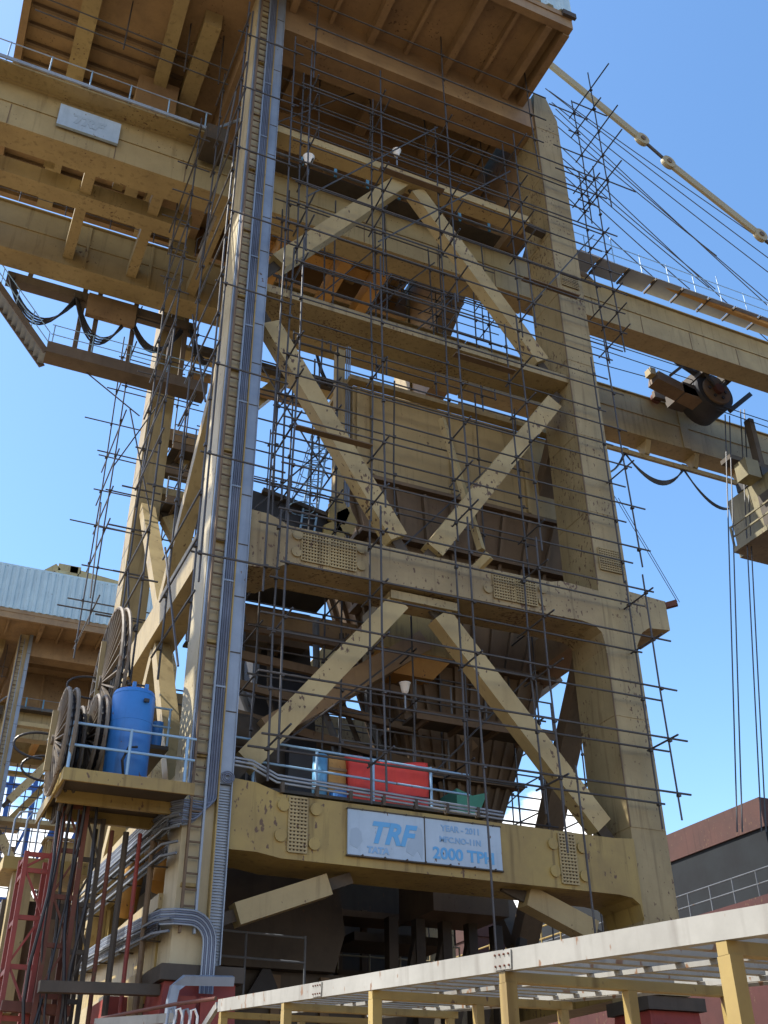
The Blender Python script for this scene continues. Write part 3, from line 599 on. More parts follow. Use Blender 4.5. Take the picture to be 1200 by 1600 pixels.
# festoon gantry on the landside with hung walkway
fg = thing('festoon_gantry', 'hanging cable gantry with walkway and stairs under the landside girder', 'gantry', (3, 36, 30.4))
MB().box(-.9, 7.3, 35.8, 36.3, 34.0, 34.45).build('track_beam', 'grime2', fg)
MB().box(1.25, 8.0, 35.3, 36.1, 30.3, 30.42).build('walkway', 'grime2', fg)
MB().box(1.25, 8.0, 35.22, 35.298, 30.25, 30.8).build('walkway_edge', 'grime2', fg)
hr = MB()
for z in (31.3, 31.8): hr.tube((1.3, 35.35, z), (7.9, 35.35, z), .022)
hr.build('handrail', 'bluepipe', fg)
for i in range(5): MB().tube((1.4+1.6*i, 35.35, 30.9), (1.4+1.6*i, 35.35, 31.82), .025).build('rail_post', 'bluepipe', fg)
for x in (.1, 2.35, 3.0, 4.6, 6.3, 6.9): MB().bar((x, 35.95, 36.2), (x-.1 if x < 1 else x, 35.95, 34.46 if x < 1 else 30.4), .14, .2, (1, 0, 0)).build('hanger', 'grime2', fg)
MB().box(2.5, 4.6, 35.55, 35.79, 33.1, 34.3).build('junction_plate', 'under', fg)
sa = Vector((1.25, 35.9, 30.35)); sb = Vector((-1.8, 35.9, 34.0))
for dy in (-.5, .5): MB().bar(sa+Vector((0, dy, 0)), sb+Vector((0, dy, 0)), .06, .26).build('stair_stringer', 'grime2', fg)
stp = MB()
for k in range(14):
    p = sa.lerp(sb, (k+.5)/14); stp.box(p.x-.13, p.x+.13, 35.43, 36.37, p.z-.02, p.z+.02)
stp.build('stair_treads', 'galv', fg)
sr = MB()
for h in (.55, 1.05): sr.tube(sa+Vector((0, -.5, h)), sb+Vector((0, -.5, h)), .022)
for k in range(5): p = sa.lerp(sb, k/4); sr.tube(p+Vector((0, -.5, 0)), p+Vector((0, -.5, 1.05)), .022)
sr.build('stair_rail', 'bluepipe', fg)
MB().tube(at(135, 582, 'y', 36), at(218, 650, 'y', 36), .03).build('guy_rod', 'pipe', fg)
pts = [at(18, 432, 'y', 35.7), at(122, 465, 'y', 35.7), at(205, 490, 'y', 35.7), at(285, 515, 'y', 35.7)]
festoon(pts[0], pts[1], 1.9, 'black festoon cable loop beside the gantry stairs'); festoon(pts[1], pts[2], 2.0, 'black festoon cable loop below the brown junction plate')
festoon(pts[2], pts[3], 1.6, 'black festoon cable loop in front of the far landside leg'); festoon(at(300, 515, 'y', 35.7), at(350, 530, 'y', 35.7), 1.6, 'black festoon cable loop right of the far landside leg')
festoon(at(495, 545, 'y', 35.7), at(530, 600, 'y', 35.7), .9, 'black festoon cable loop hanging left of the service column')
tag(MB().box(7.4, 20.2, 35.9, 36.2, 33.05, 33.4).build('overhead_beam', 'grime'), 'dark festoon track beam crossing the sky gap above the hopper', 'track beam')
tag(MB().box(7.4, 20.2, 36.5, 36.8, 32.1, 32.4).build('overhead_beam', 'under'), 'brown lower festoon beam just above the hopper rim', 'track beam')

# ------------------------------------------------------------------ signs
sg = thing('sign_board', 'wide pale two panel name sign in blue letters on the bottom beam', 'sign', (12.3, 23.9, 8.7))
SX0, SX1, SZ0, SZ1 = 10.12, 14.42, 8.27, 9.37
MB().box(SX0, 12.2, 23.84, 23.9, SZ0, SZ1).build('panel', 'signboard', sg)
MB().box(12.225, SX1, 23.84, 23.9, SZ0, SZ1).build('panel', 'signboard', sg)
fr = MB().box(SX0-.03, SX1+.03, 23.825, 23.905, SZ0-.035, SZ0-.002).box(SX0-.03, SX1+.03, 23.825, 23.905, SZ1+.002, SZ1+.03).box(12.203, 12.222, 23.82, 23.9, SZ0, SZ1)
fr.build('frame', 'grime', sg)
text('TRF', .72, (10.66, 23.832, 8.62), 'signblue', sg, .32, .028, width=.98)
text('TATA', .21, (10.62, 23.832, 8.36), 'signpale', sg, .1, .012, width=1.1)
text('YEAR - 2011', .215, (12.68, 23.832, 9.1), 'signpale', sg, 0, .006)
text('MFC.NO-11N', .205, (12.62, 23.832, 8.82), 'signpale', sg, 0, .006)
text('2000 TPH', .40, (12.42, 23.832, 8.40), 'signblue', sg, 0, .012, width=1.08)
def blob(cx, cz, pts): return MB().prism([(cx+a, cz+b) for a, b in pts], 'y', 23.834, 23.839)
blob(11.98, 8.58, [(-.3, -.1), (-.1, -.2), (.02, -.05), (.14, -.25), (.2, .2), (.14, .5), (.02, .55), (-.1, .3), (-.24, .15)]).build('peeled_patch', 'signgrey', sg)
blob(10.35, 8.72, [(-.18, -.22), (.02, -.3), (.16, -.1), (.12, .12), (.0, .22), (-.16, .16)]).build('peeled_patch', 'signgrey', sg)
for x in (10.5, 11.1, 11.7, 12.21, 12.9, 13.6, 14.2):
    for z in (SZ0+.0, SZ1+.015): MB().disc((x, 23.815, z), 'y', .025, .03, 8).build('screw', 'grime', sg)
sg.location.x -= .15
s2 = thing('sign_board', 'faded pale sign on the upper girder at the top left, hung aslant below the rail', 'sign', (1.2, 27.9, 35))
c0 = at(88, 192, 'y', 27.8); c1 = at(180, 222, 'y', 27.8)
MB().prism([(c0.x, c0.z), (c1.x+.1, c0.z), (c1.x+.1, c0.z+1.15), (c0.x, c0.z+1.15)], 'y', 27.8, 27.92).build('panel', 'signboard', s2)
text('TRF', .62, (c0.x+.45, 27.792, c0.z+.35), 'signgrey', s2, .32, .03, width=1.1)

# ------------------------------------------------------------------ cable runs on the landside leg
tray = thing('cable_tray', 'wide blue grey covered cable tray up the front of the landside leg', 'cable tray', (6.8, 23.9, 5.6))
MB().box(6.68, 6.97, 23.86, 23.996, 9.6, 42.1).build('tray_cover', 'galv', tray)
for x in (6.665, 6.975): MB().box(x-.012, x+.012, 23.82, 23.996, 5.6, 42.1).build('tray_edge', 'galv', tray)
jn = MB()
for k in range(20): jn.box(6.675, 6.975, 23.85, 23.858, 9.8+1.6*k, 9.83+1.6*k)
jn.build('cover_joints', 'grime', tray)
MB().box(6.68, 6.97, 23.94, 23.996, 5.6, 9.59).build('tray_floor', 'galv', tray)
rg = MB()
for k in range(58): rg.box(6.69, 6.96, 23.90, 23.938, 5.7+.066*k, 5.72+.066*k)
rg.build('tray_rungs', 'galv', tray)
for k in range(3):
    rr = .16-.045*k; tag(MB().path([(6.84+rr*math.cos(R(a)), 23.8, 9.75+rr*.9*math.sin(R(a))) for a in range(0, 361, 24)], .016).build('cable_coil', 'cablegrey', tray), None)
bund = thing('cable_bundle', 'bundle of grey cables running up beside the ladder and turning round the leg', 'cables', (6.5, 23.9, 8.4))
for k in range(12):
    x = 6.38+.021*k; yy = 23.93-.035*(k % 3); rr = .75-.05*k
    zc = 8.95
    p = [(x, yy, 41.8), (x, yy, 30), (x+.01*random.uniform(-1, 1), yy, 22), (x, yy, 14), (x, yy, zc+.35)]
    p += [(x-rr*(1-math.cos(R(a)))*.7, yy-.02, zc+.35-(rr)*math.sin(R(a))) for a in range(20, 91, 14)]
    zl = zc+.35-rr
    p += [(5.85, 23.82, zl), (5.68-.02*(k % 3), 24.1, zl), (5.6-.02*(k % 3), 26, zl+.15), (5.6, 30, zl+.35), (5.6, 34, zl+.5)]
    MB().path(p, .021 if k % 2 else .027, 6).build('cable', 'cablegrey' if k % 3 else 'galv', bund)
for z in (12, 15, 18, 21, 24, 27, 30, 33, 36): MB().box(6.37, 6.63, 23.82, 23.85, z, z+.05).build('cable_cleat', 'galv', bund)
b2 = thing('cable_bundle', 'lower bundle of grey cables looping over in a half circle above the red bogie', 'cables', (6.1, 23.8, 5.6))
for k in range(7):
    rr = .36+.05*k
    p = [(6.22+rr*.9, 23.72, 5.0), (6.22+rr*.9, 23.72, 6.0)]
    p += [(6.22+rr*.9*math.cos(R(a)), 23.72, 6.0+rr*math.sin(R(a))) for a in range(15, 91, 15)]
    zl = 6.0+rr
    p += [(5.85, 23.72, zl), (5.62, 24.0, zl+.02), (5.6, 26, zl+.2), (5.58, 30, zl+.45), (5.58, 35, zl+.6)]
    MB().path(p, .024, 6).build('cable', 'cablegrey' if k % 2 else 'galv', b2)
for k, (z0, z1, lab) in enumerate(((8.45, 8.95, 'upper grey cable tray along the landside sill with black cables'), (7.85, 8.35, 'middle grey cable tray along the landside sill'), (6.2, 6.9, 'lower grey cable tray along the landside sill above the red bogie'))):
    t = thing('cable_tray', lab, 'cable tray', (5.6, 29, z0), 'sill cable trays')
    for dz, dx in ((0, 0), (.26, 0)):
        MB().path([(5.75, 23.7, z0+dz), (5.5, 24.1, z0+dz), (5.5, 36, z1+dz)], .035, 4).build('tray_edge', 'galvdark', t)
    for q in range(3): MB().path([(5.56, 24.0, z0+.07+.05*q), (5.56, 28, z0+.1+.05*q+(z1-z0)*.3), (5.56, 36, z1+.07+.05*q)], .025, 5).build('cable', 'cable', t)
    MB().bar((5.65, 24.1, z0+.14), (5.65, 36, z1+.14), .02, .3).build('tray_floor', 'galvdark', t)
    for y in (25, 27.5, 30, 32.5, 35): MB().box(5.5, 5.9, y, y+.06, z0+(y-24)/12*(z1-z0)-.06, z0+(y-24)/12*(z1-z0)-.03).build('bracket', 'grime', t)
dz = thing('duct_elbow', 'grey square duct elbow running down the face of the red bogie', 'duct', (6.3, 23, 3))
MB().path([(5.75, 23.2, 2.6), (5.82, 23.2, 4.75), (5.86, 23.2, 5.0), (6.05, 23.2, 5.16), (7.1, 23.2, 5.2)], .13, 4).build('duct', 'galv', dz)

# bogies and landside rail gear
def bogie(x, y, label):
    t = thing('wheel_bogie', label, 'bogie', (x, y, 0), 'rail bogies under the unloader')
    MB().frustum((x-1.0, x+1.0, y-1.1, y+1.1), 1.6, (x-.62, x+.95, y-.7, y+.85), 5.25).build('equaliser', 'red', t)
    MB().box(x-.75, x+1.1, y-.85, y+1.0, 5.26, 5.58).build('head_plate', 'grime', t)
    for s in (-1, 1):
        MB().prism([(x+s*.05, 4.9), (x+s*.55, 4.9), (x+s*.95, 2.2), (x+s*.6, 1.6), (x+s*.1, 2.0)], 'y', y-1.25, y-1.12).build('side_plate', 'red', t)
    for yy in (y-1.3, y+1.3):
        fr_ = MB().box(x-.35, x+.35, yy-1.1, yy+1.1, .75, 1.58).build('truck_frame', 'red', t)
        for q in (-.6, .6): MB().disc((x, yy+q, .53), 'x', .35, .3, 20).build('wheel', 'grime', fr_)
bogie(6.45, 24.7, 'red oxide rail bogie under the near landside leg'); bogie(6.45, 37.5, 'red oxide rail bogie under the far landside leg')
bogie(19.2, 24.9, 'red oxide rail bogie under the near sea side leg'); bogie(19.2, 37.5, 'red oxide rail bogie under the far sea side leg')
# red boxes left of the landside bogie and the beige sill cover
tag(MB().frustum((4.9, 5.7, 26, 28.5), 2.5, (5.1, 5.7, 26.2, 28.2), 5.2).build('buffer_box', 'red'), 'red oxide buffer box left of the landside bogie', 'buffer')
tag(MB().box(5.55, 5.78, 25.6, 34, 4.7, 5.6).build('sunlit_cover', 'cream'), 'sunlit cream cover plate along the landside sill', 'cover plate')

# ------------------------------------------------------------------ landside platform, tank, reels
pf = thing('side_platform', 'ochre side platform with pale blue railing bolted to the landside leg', 'platform', (4.4, 24.4, 9.0))
MB().box(3.05, 5.85, 23.0, 26.6, 9.12, 9.2).build('deck', 'grime', pf)
MB().box(3.0, 5.85, 22.94, 22.998, 8.95, 9.22).box(2.94, 2.998, 22.94, 26.6, 8.95, 9.22).build('edge_beam', 'yellow', pf)
for y in (24.2, 25.6): MB().box(3.05, 5.85, y, y+.12, 8.85, 9.118).build('joist', 'yellow', pf)
hr = MB()
for z in (9.75, 10.25): hr.tube((3.0, 22.98, z), (5.8, 22.98, z), .03).tube((3.0, 22.98, z), (3.0, 26.5, z), .03)
hr.build('handrail', 'bluepipe', pf)
for x, y in ((3.02, 22.98), (4.3, 22.98), (5.6, 22.98), (3.02, 24.7), (3.02, 26.4)): MB().tube((x, y, 9.2), (x, y, 10.28), .035).build('rail_post', 'bluepipe', pf)
tk = thing('storage_tank', 'upright bright blue cylindrical tank standing on the ochre side platform', 'tank', (4.42, 23.85, 9.2))
pr = [(.47, 0), (.5, .04), (.5, 2.2), (.47, 2.28), (.3, 2.33), (0.001, 2.34)]
mb = MB(); n = 40
for r_, z_ in pr: mb.v += [(4.42+r_*math.cos(2*math.pi*k/n), 23.85+r_*math.sin(2*math.pi*k/n), 9.2+z_) for k in range(n)]
for i in range(len(pr)-1): mb.f += [(i*n+k, i*n+(k+1) % n, (i+1)*n+(k+1) % n, (i+1)*n+k) for k in range(n)]
mb.f.append(list(range(n-1, -1, -1)))
mb.build('shell', 'tank', tk, smooth=True)
for z in (9.95, 10.7, 11.38): MB().path([(4.42+.502*math.cos(R(a)), 23.85+.502*math.sin(R(a)), z) for a in range(0, 361, 12)], .007, 4).build('weld_band', 'tank', tk)
for a in (20, 140, 255, 300): MB().box(4.42+.4*math.cos(R(a))-.04, 4.42+.4*math.cos(R(a))+.04, 23.85+.4*math.sin(R(a))-.04, 23.85+.4*math.sin(R(a))+.04, 11.49, 11.62).build('lifting_lug', 'tank', tk)
MB().box(4.56, 4.68, 23.30, 23.37, 11.12, 11.2).build('name_plate', 'dark', tk)
MB().path([(4.3, 23.3, 9.25), (4.2, 23.15, 9.6), (4.3, 23.1, 9.9), (4.5, 23.15, 9.95)], .03).build('hose', 'cable', tk)
up_ = thing('upper_landing', 'small railed landing with a grey box behind the blue tank', 'platform', (5.3, 27, 11))
MB().box(4.3, 5.85, 26.0, 29.5, 11.0, 11.1).build('deck', 'grime', up_)
hr = MB()
for z in (11.6, 12.1): hr.tube((4.3, 26.0, z), (5.85, 26.0, z), .028)
hr.build('handrail', 'bluepipe', up_)
for x in (4.32, 5.1, 5.8): MB().tube((x, 26.0, 11.1), (x, 26.0, 12.12), .03).build('rail_post', 'bluepipe', up_)
MB().box(4.75, 5.3, 26.3, 26.9, 11.12, 11.95).build('control_box', 'wall', up_)
MB().disc((5.6, 26.4, 11.5), 'z', .14, .7, 16).build('drum', 'tank', up_)

def reel(cx, cy, cz, r, label, mat='reel', spokes=30):
    t = thing('cable_reel', label, 'cable reel', (cx, cy, cz-r), 'cable reels on the landside')
    for dx in (-.09, .09):
        ring = MB().path([(cx+dx, cy+r*math.cos(2*math.pi*k/40), cz+r*math.sin(2*math.pi*k/40)) for k in range(41)], .05, 6)
        ring.build('rim', mat, t)
        sp_ = MB()
        for k in range(spokes):
            a = 2*math.pi*k/spokes
            sp_.bar((cx+dx*1.6, cy, cz), (cx+dx, cy+r*math.cos(a), cz+r*math.sin(a)), .035, .11, (1, 0, 0), .03, .10)
        sp_.build('spokes', mat, t)
    coil = MB()
    for k in range(6):
        rr = r*(.42+.09*k); coil.path([(cx+.04*(k % 2)-.02, cy+rr*math.cos(2*math.pi*q/32), cz+rr*math.sin(2*math.pi*q/32)) for q in range(33)], .05, 5)
    coil.build('wound_cable', 'cable', t)
    MB().disc((cx, cy, cz), 'x', r*.1, .5, 16).build('hub', mat, t)
    MB().bar((cx-.24, cy, cz-r*.6), (cx-.24, cy+.05, cz+r*.6), .08, .13, (1, 0, 0)).build('guard_arm', 'cream', t)
    MB().path([(cx-.45-.6*math.sin(R(a)), cy-.15, cz-.22+.3*math.cos(R(a))) for a in range(-10, 200, 14)], .03, 6).build('feed_hose', 'cable', t)
    return t
c = at(168, 1070, 'x', 4.2); reel(4.2, c.y, c.z, 2.05, 'largest cable reel, tall pale spoked wheel above the blue tank')
c = at(150, 1150, 'x', 3.75); reel(3.75, c.y+.3, c.z, 1.05, 'middle cable reel, grey spoked wheel partly behind the railing', 'reel')
c = at(96, 1165, 'x', 2.95); reel(2.95, c.y, c.z+.1, 1.2, 'leftmost cable reel, dusty spoked wheel hanging out beyond the platform')
c = at(120, 1160, 'x', 3.3); reel(3.3, c.y+1.0, c.z-.2, 1.35, 'darkest cable reel, wound with black cable between the leftmost reel and the railing', 'grime', 24)

# rusty cable guide towers and chains, lower left
def tower(x, y, z0, z1, wx, wy, label, mat):
    t = thing('lattice_tower', label, 'guide frame', (x, y, z0), 'rusty guide frames on the landside')
    for dx in (0, wx):
        for dy in (0, wy): MB().box(x+dx-.05, x+dx+.05, y+dy-.05, y+dy+.05, z0, z1).build('post', mat, t)
    k = 0; z = z0
    while z < z1-.3:
        zz = min(z+1.0, z1)
        MB().bar((x, y, z), (x+wx, y, zz), .05, .05).build('lacing', mat, t) if k % 2 == 0 else MB().bar((x+wx, y, z), (x, y, zz), .05, .05).build('lacing', mat, t)
        MB().bar((x, y, zz-.06), (x+wx, y, zz-.06), .06, .1).build('cross_bar', mat, t)
        MB().bar((x, y, zz-.12), (x, y+wy, zz-.12), .06, .1).build('cross_bar', mat, t)
        z += 1.0; k += 1
    return t
tw1 = tower(2.72, 25.2, 3.6, 7.95, .55, .9, 'bright red lattice guide frame at the lower left edge', 'red')
tw2 = tower(3.35, 24.8, 3.0, 9.0, .5, .8, 'dark rusty lattice guide frame below the side platform', 'ruststeel')
tower(3.95, 25.4, 3.0, 8.9, .4, .9, 'blackened guide frame between the rusty frame and the landside leg', 'grime')
for k in range(7):
    x = 3.2+.14*k
    y = 24.6+.1*(k % 3)
    tag(MB().path([(x+.18*math.sin(k*2.1+q*.9)*(q/8), y+.1*math.cos(k+q), 9.0-.2*(k % 2)-.7*q) for q in range(9)], .022 if k % 2 else .036, 6).build('hanging_cable', 'cable'), 'black cable hanging below the reels, %s of the seven' % ('leftmost', 'second from the left', 'third from the left', 'middle one', 'third from the right', 'second from the right', 'rightmost')[k], 'cable', 'cables hanging below the reels')
MB().bar((3.3, 24.3, 5.05), (5.8, 24.3, 5.1), .25, .22).build('arm', 'grime', tw2)
MB().bar((2.7, 25.0, 4.75), (4.1, 25.0, 4.7), .18, .2).build('arm', 'ruststeel', tw1)
cb = thing('switch_cabinet', 'dark grimy switch cabinet behind the rusty guide frames', 'cabinet', (3.6, 29, 0))
MB().box(2.7, 4.7, 28.6, 30, 0, 7.6).build('body', 'grime', cb); MB().box(2.8, 3.6, 28.54, 28.598, 3.6, 7.2).build('door', 'brown', cb); MB().box(3.75, 4.6, 28.54, 28.598, 3.6, 7.2).build('door', 'brown', cb)
for k in range(4):
    x = 4.55+.33*k
    tag(MB().path([(x, 25.2, 2.5), (x, 25.2, 8.6)], .05+.02*(k % 2), 8).build('riser_pipe', ('ruststeel', 'grime', 'red', 'brown')[k]), ('rusted', 'grimy black', 'red', 'dull brown')[k]+' upright riser pipe between the guide frames and the sill trays', 'pipe', 'riser pipes on the landside')
lp = thing('lower_platform', 'small ochre platform with bent rails below the leftmost reel', 'platform', (3, 28, 8))
MB().box(2.5, 4.6, 28, 30, 8.2, 8.5).build('deck', 'yellow', lp)
for k in range(3): MB().path([(2.6+.3*k, 28, 8.5), (2.6+.3*k, 28, 9.4), (2.7+.3*k, 28, 9.6), (3.0+.3*k, 28, 9.65)], .025).build('bent_rail', 'galv', lp)
MB().box(2.8, 3.3, 28.2, 28.6, 5.0, 8.19).build('post', 'cream', lp)

# ------------------------------------------------------------------ stores on the lower walkway
tb = thing('covered_bundle', 'crate shaped bundle wrapped in bright red tarpaulin behind the blue rail', 'covered bundle', (11.7, 25.6, 9.9))
bm = bmesh.new(); bmesh.ops.create_cube(bm, size=1); bmesh.ops.subdivide_edges(bm, edges=bm.edges[:], cuts=23, use_grid_fill=True)
for v in bm.verts:
    x, y, z = v.co
    s_ = 1+.04*math.sin(9*x+4*z)*math.cos(7*y+3*x)
    fold = (.045*math.sin(17*x+6*z+2*math.sin(5*x))+.02*math.sin(41*x-8*z))*(.6-z) + .03*math.sin(11*y+9*x)
    topsag = -.06*math.cos(3*x)*(1 if z > .45 else 0)
    v.co = Vector((x*2.35*s_ + (.05 if z < -.4 else 0)*x, y*1.1*s_ + fold, z*1.35 + topsag + .07*x + .03*math.sin(8*x+3*y)*(1 if z > .3 else 0)))
mb = MB(); mb.add([Vector((11.72, 25.75, 10.62)) + v.co for v in bm.verts], [[v.index for v in f.verts] for f in bm.faces]); bm.free()
mb.build('tarpaulin', 'tarp', tb, smooth=True)
MB().tube((10.5, 25.12, 10.3), (12.9, 25.12, 10.35), .012).build('lashing', 'cable', tb)
dr = thing('blue_drum', 'pale blue upright drum next to the ochre crate', 'drum', (9.8, 25.4, 9.9))
MB().path([(9.8, 25.4, 9.9), (9.8, 25.4, 11.2)], .2, 20).build('body', 'drum', dr, smooth=True)
for z in (10.3, 10.75): MB().path([(9.8+.205*math.cos(R(a)), 25.4+.205*math.sin(R(a)), z) for a in range(0, 361, 20)], .015, 5).build('hoop', 'drum', dr)
cr = thing('crate', 'ochre crate between the pale blue drum and the red bundle', 'crate', (10.3, 25.6, 9.9))
MB().box(10.05, 10.55, 25.4, 26, 10.1, 11.25).build('box', 'orange', cr)
for z in (10.45, 10.85): MB().box(10.03, 10.57, 25.36, 25.398, z, z+.07).build('batten', 'under', cr)
tag(MB().disc((10.25, 25.2, 10.05), 'z', .24, .3, 18).build('blue_tub', 'tank'), 'low deep blue tub in front of the ochre crate', 'tub')
tag(MB().prism([(14.0, 9.9), (14.7, 10.3), (15.0, 10.9), (14.5, 10.75), (14.0, 10.9)], 'y', 25.6, 26.6).build('green_netting', 'green'), 'heap of green netting at the end of the lower walkway', 'netting')

# ------------------------------------------------------------------ hung lamps
def lamp(p, s, label):
    t = thing('work_lamp', label, 'lamp', p, 'work lamps on the scaffold')
    p = Vector(p)
    mb = MB(); n = 16; pr = [(.05, 0), (.11, .1), (.16, .34), (.18, .36)]
    for r_, z_ in pr: mb.v += [tuple(p+Vector((r_*s*math.cos(2*math.pi*k/n), r_*s*math.sin(2*math.pi*k/n), z_*s))) for k in range(n)]
    for i in range(len(pr)-1): mb.f += [(i*n+k, i*n+(k+1) % n, (i+1)*n+(k+1) % n, (i+1)*n+k) for k in range(n)]
    mb.f += [list(range(n-1, -1, -1)), list(range(3*n, 4*n))]
    mb.build('shade', 'lampw', t, smooth=True)
    MB().tube(p-Vector((0, 0, .5)), p, .03).build('stem', 'galv', t)
lamp(at(482, 258, 'y', 23.2), 1.15, 'white cone work lamp clamped below the upper strut by the left leg')
lamp(at(633, 1085, 'y', 26.5), 1.0, 'small white work lamp hanging in front of the hopper bottom')
lamp(at(620, 245, 'y', 24.4), 1.0, 'small white work lamp standing on the upper strut')

# ------------------------------------------------------------------ scaffolds
LV = [8.95+1.585*k for k in range(22)]
def scaffold(label, xs, ys, levels, ext=.7, led='x', tr_=True, diag=(), r=.030, z0=None, z1=None, jit=.1, skip=.0):
    """standards at xs x ys, ledgers along one axis on every level, transoms along the other"""
    t = thing('scaffold', label, 'scaffolding', (sum(xs)/len(xs), sum(ys)/len(ys), levels[0]), 'tube scaffolds on the unloader')
    z0 = levels[0]-.8 if z0 is None else z0; z1 = levels[-1]+1.2 if z1 is None else z1
    cp = MB()
    for x in xs:
        for y in ys:
            j = lambda: random.uniform(-jit, jit)*.6
            MB().path([(x+j(), y, z0+random.uniform(-.3, .3)), (x+j(), y, (z0+z1)/2), (x+j(), y, z1+random.uniform(-.5, .4))], r).build('standard', 'pipe', t)
    for lv in levels:
        for q in (ys if led == 'x' else xs):
            if random.random() < skip: continue
            z = lv+random.uniform(-.06, .06)
            a, b = (xs[0], xs[-1]) if led == 'x' else (ys[0], ys[-1])
            a -= random.uniform(.15, ext); b += random.uniform(.15, ext)
            tl = random.uniform(-.06, .06)
            p0, p1 = ((a, q-.06, z), (b, q-.06, z+tl)) if led == 'x' else ((q-.06, a, z), (q-.06, b, z+tl))
            MB().tube(p0, p1, r).build('ledger', 'pipe', t)
        if tr_:
            for q in (xs if led == 'x' else ys):
                if random.random() < max(skip, .3): continue
                z = lv+.07+random.uniform(-.05, .05)
                a, b = (ys[0], ys[-1]) if led == 'x' else (xs[0], xs[-1])
                a -= random.uniform(.2, ext); b += random.uniform(.2, ext)
                p0, p1 = ((q+.06, a, z), (q+.06, b, z+random.uniform(-.04, .04))) if led == 'x' else ((a, q+.06, z), (b, q+.06, z))
                MB().tube(p0, p1, r).build('transom', 'pipe', t)
        for x in xs:
            for y in ys: cp.box(x-.045, x+.045, y-.075, y+.035, lv-.04, lv+.04)
    cp.build('couplers', 'pipe', t)['kind'] = 'stuff'
    for a, b in diag: MB().tube(a, b, r).build('diagonal_tube', 'pipe', t)
    return t
scaffold('tube scaffold across the lower face of the near frame over the sign', [7.75, 10.5, 13.3, 15.6, 19.45], [22.8, 23.7], LV[1:6], .7, skip=.12, z0=9.7, z1=18,
         diag=(((13.32, 22.8, 5.4), (13.3, 22.8, 10.2)), ((16.25, 22.9, 5.4), (16.2, 22.9, 11.0)), ((15.6, 22.8, 8.6), (15.6, 22.8, 10.5))))
scaffold('tube scaffold across the face of the near frame in front of the hopper', [7.8, 10.6, 13.4, 15.8, 19.5], [22.85, 23.75], LV[6:12], .6, skip=.12)
scaffold('tube scaffold across the upper face of the near frame under the house', [7.9, 10.7, 13.5, 16.6, 20.35], [22.9, 23.8], [27.97+1.06*k for k in range(9)], .8, skip=.12,
         diag=(((8, 23.3, 30), (13.3, 23.3, 36.5)), ((16.5, 23.3, 28), (20.2, 23.3, 33.5)), ((10.7, 23.3, 29), (16.5, 23.3, 35.5))))
scaffold('topmost tube scaffold beside the crown of the right leg', [20.5], [22.3, 23.6], [35.8, 37.3, 38.8, 40.3, 41.6], 1.5, led='y', tr_=True, z0=34.5, z1=43)
scaffold('thin tubes bracketing the top of the near frame under the house floor', [8.0, 13.5, 17.6], [22.9], LV[18:21], .9, tr_=False, z0=36, z1=42)
scaffold('tube scaffold climbing the sunlit face of the landside leg', [5.3], [22.9, 25.9], LV[3:19], .8, led='y', tr_=False, skip=.15,
         diag=(((5.2, 23, 12), (5.2, 26.2, 17)), ((5.2, 23, 20), (5.2, 26.2, 26)), ((5.2, 26, 28), (5.2, 23.2, 34))))
scaffold('tube scaffold round the near landside leg in front of the ladder', [5.5, 7.3], [23.2], LV[4:20:2], .5, tr_=False, skip=.0)
scaffold('tube scaffold wrapped round the far landside leg', [4.7, 7.5], [36.0, 38.9], [19.5, 21.3, 23.0, 24.8, 26.5, 28.3, 30.1, 32, 34], 1.3, skip=.15,
         diag=(((4.6, 36, 20), (4.8, 38.9, 26)), ((7.6, 36, 20), (5, 36, 29)), ((4.7, 36, 26), (7.5, 36, 33))))
scaffold('inner tube scaffold between the hopper face and the near frame', [8.4, 9.6, 12.6, 15.9, 17.6], [26.3], LV[6:11], .5, tr_=False,
         diag=(((8.4, 26.3, 18.6), (10.8, 26.3, 23)), ((12.6, 26.3, 18.6), (17.6, 26.3, 24.5))))
scaffold('inner tube scaffold under the hopper bottom', [8.2, 10.9, 13.2, 15.0, 17.6], [26.6, 28.2], LV[1:6], .4, skip=.15,
         diag=(((8.2, 26.5, 11), (13.2, 26.5, 15.5)), ((13.2, 26.5, 11), (17.6, 26.5, 15.5))))
scaffold('sky backed tube scaffold beyond the lower right brace', [17.2, 19.0, 21.0, 23.0], [32.0, 34.0], [10.4, 11.6, 12.8, 14.0, 15.2], .8, skip=.1, z0=8,
         diag=(((17, 33, 10.5), (21, 33, 14)),))
scaffold('tube scaffold seen through the arch between the boom girders', [15.6, 18.2, 20.8], [31.6, 33.0], [36.6, 37.6, 38.6, 39.8], 1.2, skip=.1,
         diag=(((15, 32, 36), (19.5, 32, 40.5)), ((17, 32.6, 36), (21, 32.6, 40)), ((16, 33, 36.5), (18, 33, 40))))
scaffold('inner tube scaffold hung below the upper girders', [8.4, 10.2, 12.4, 14.8, 16.8], [26.3, 27.2], [27.0+.98*k for k in range(7)], .7, tr_=False, skip=.1,
         diag=(((8.4, 26.8, 27), (12.4, 26.8, 33)), ((10.2, 26.8, 27), (14.8, 26.8, 33)), ((12.4, 26.8, 27), (16.8, 26.8, 33))))
scaffold('inner tube scaffold filling the bay above the near girder', [7.6, 9.3, 11.6, 14.2, 17.0], [26.0], [36.9+.95*k for k in range(6)], .6, tr_=False, diag=(((7.6, 26, 37), (11.6, 26, 41.5)), ((14.2, 26, 37), (17, 26, 41.5))))
scaffold('tube scaffold in the sky bay between the left leg and the hopper', [7.4, 8.7, 10.3], [25.9, 27.6], [18.6+1.2*k for k in range(7)], .5, skip=.1, diag=(((7.4, 26.5, 18.6), (10.3, 26.5, 22.4)), ((10.3, 26.5, 21), (7.4, 26.5, 25.5))))
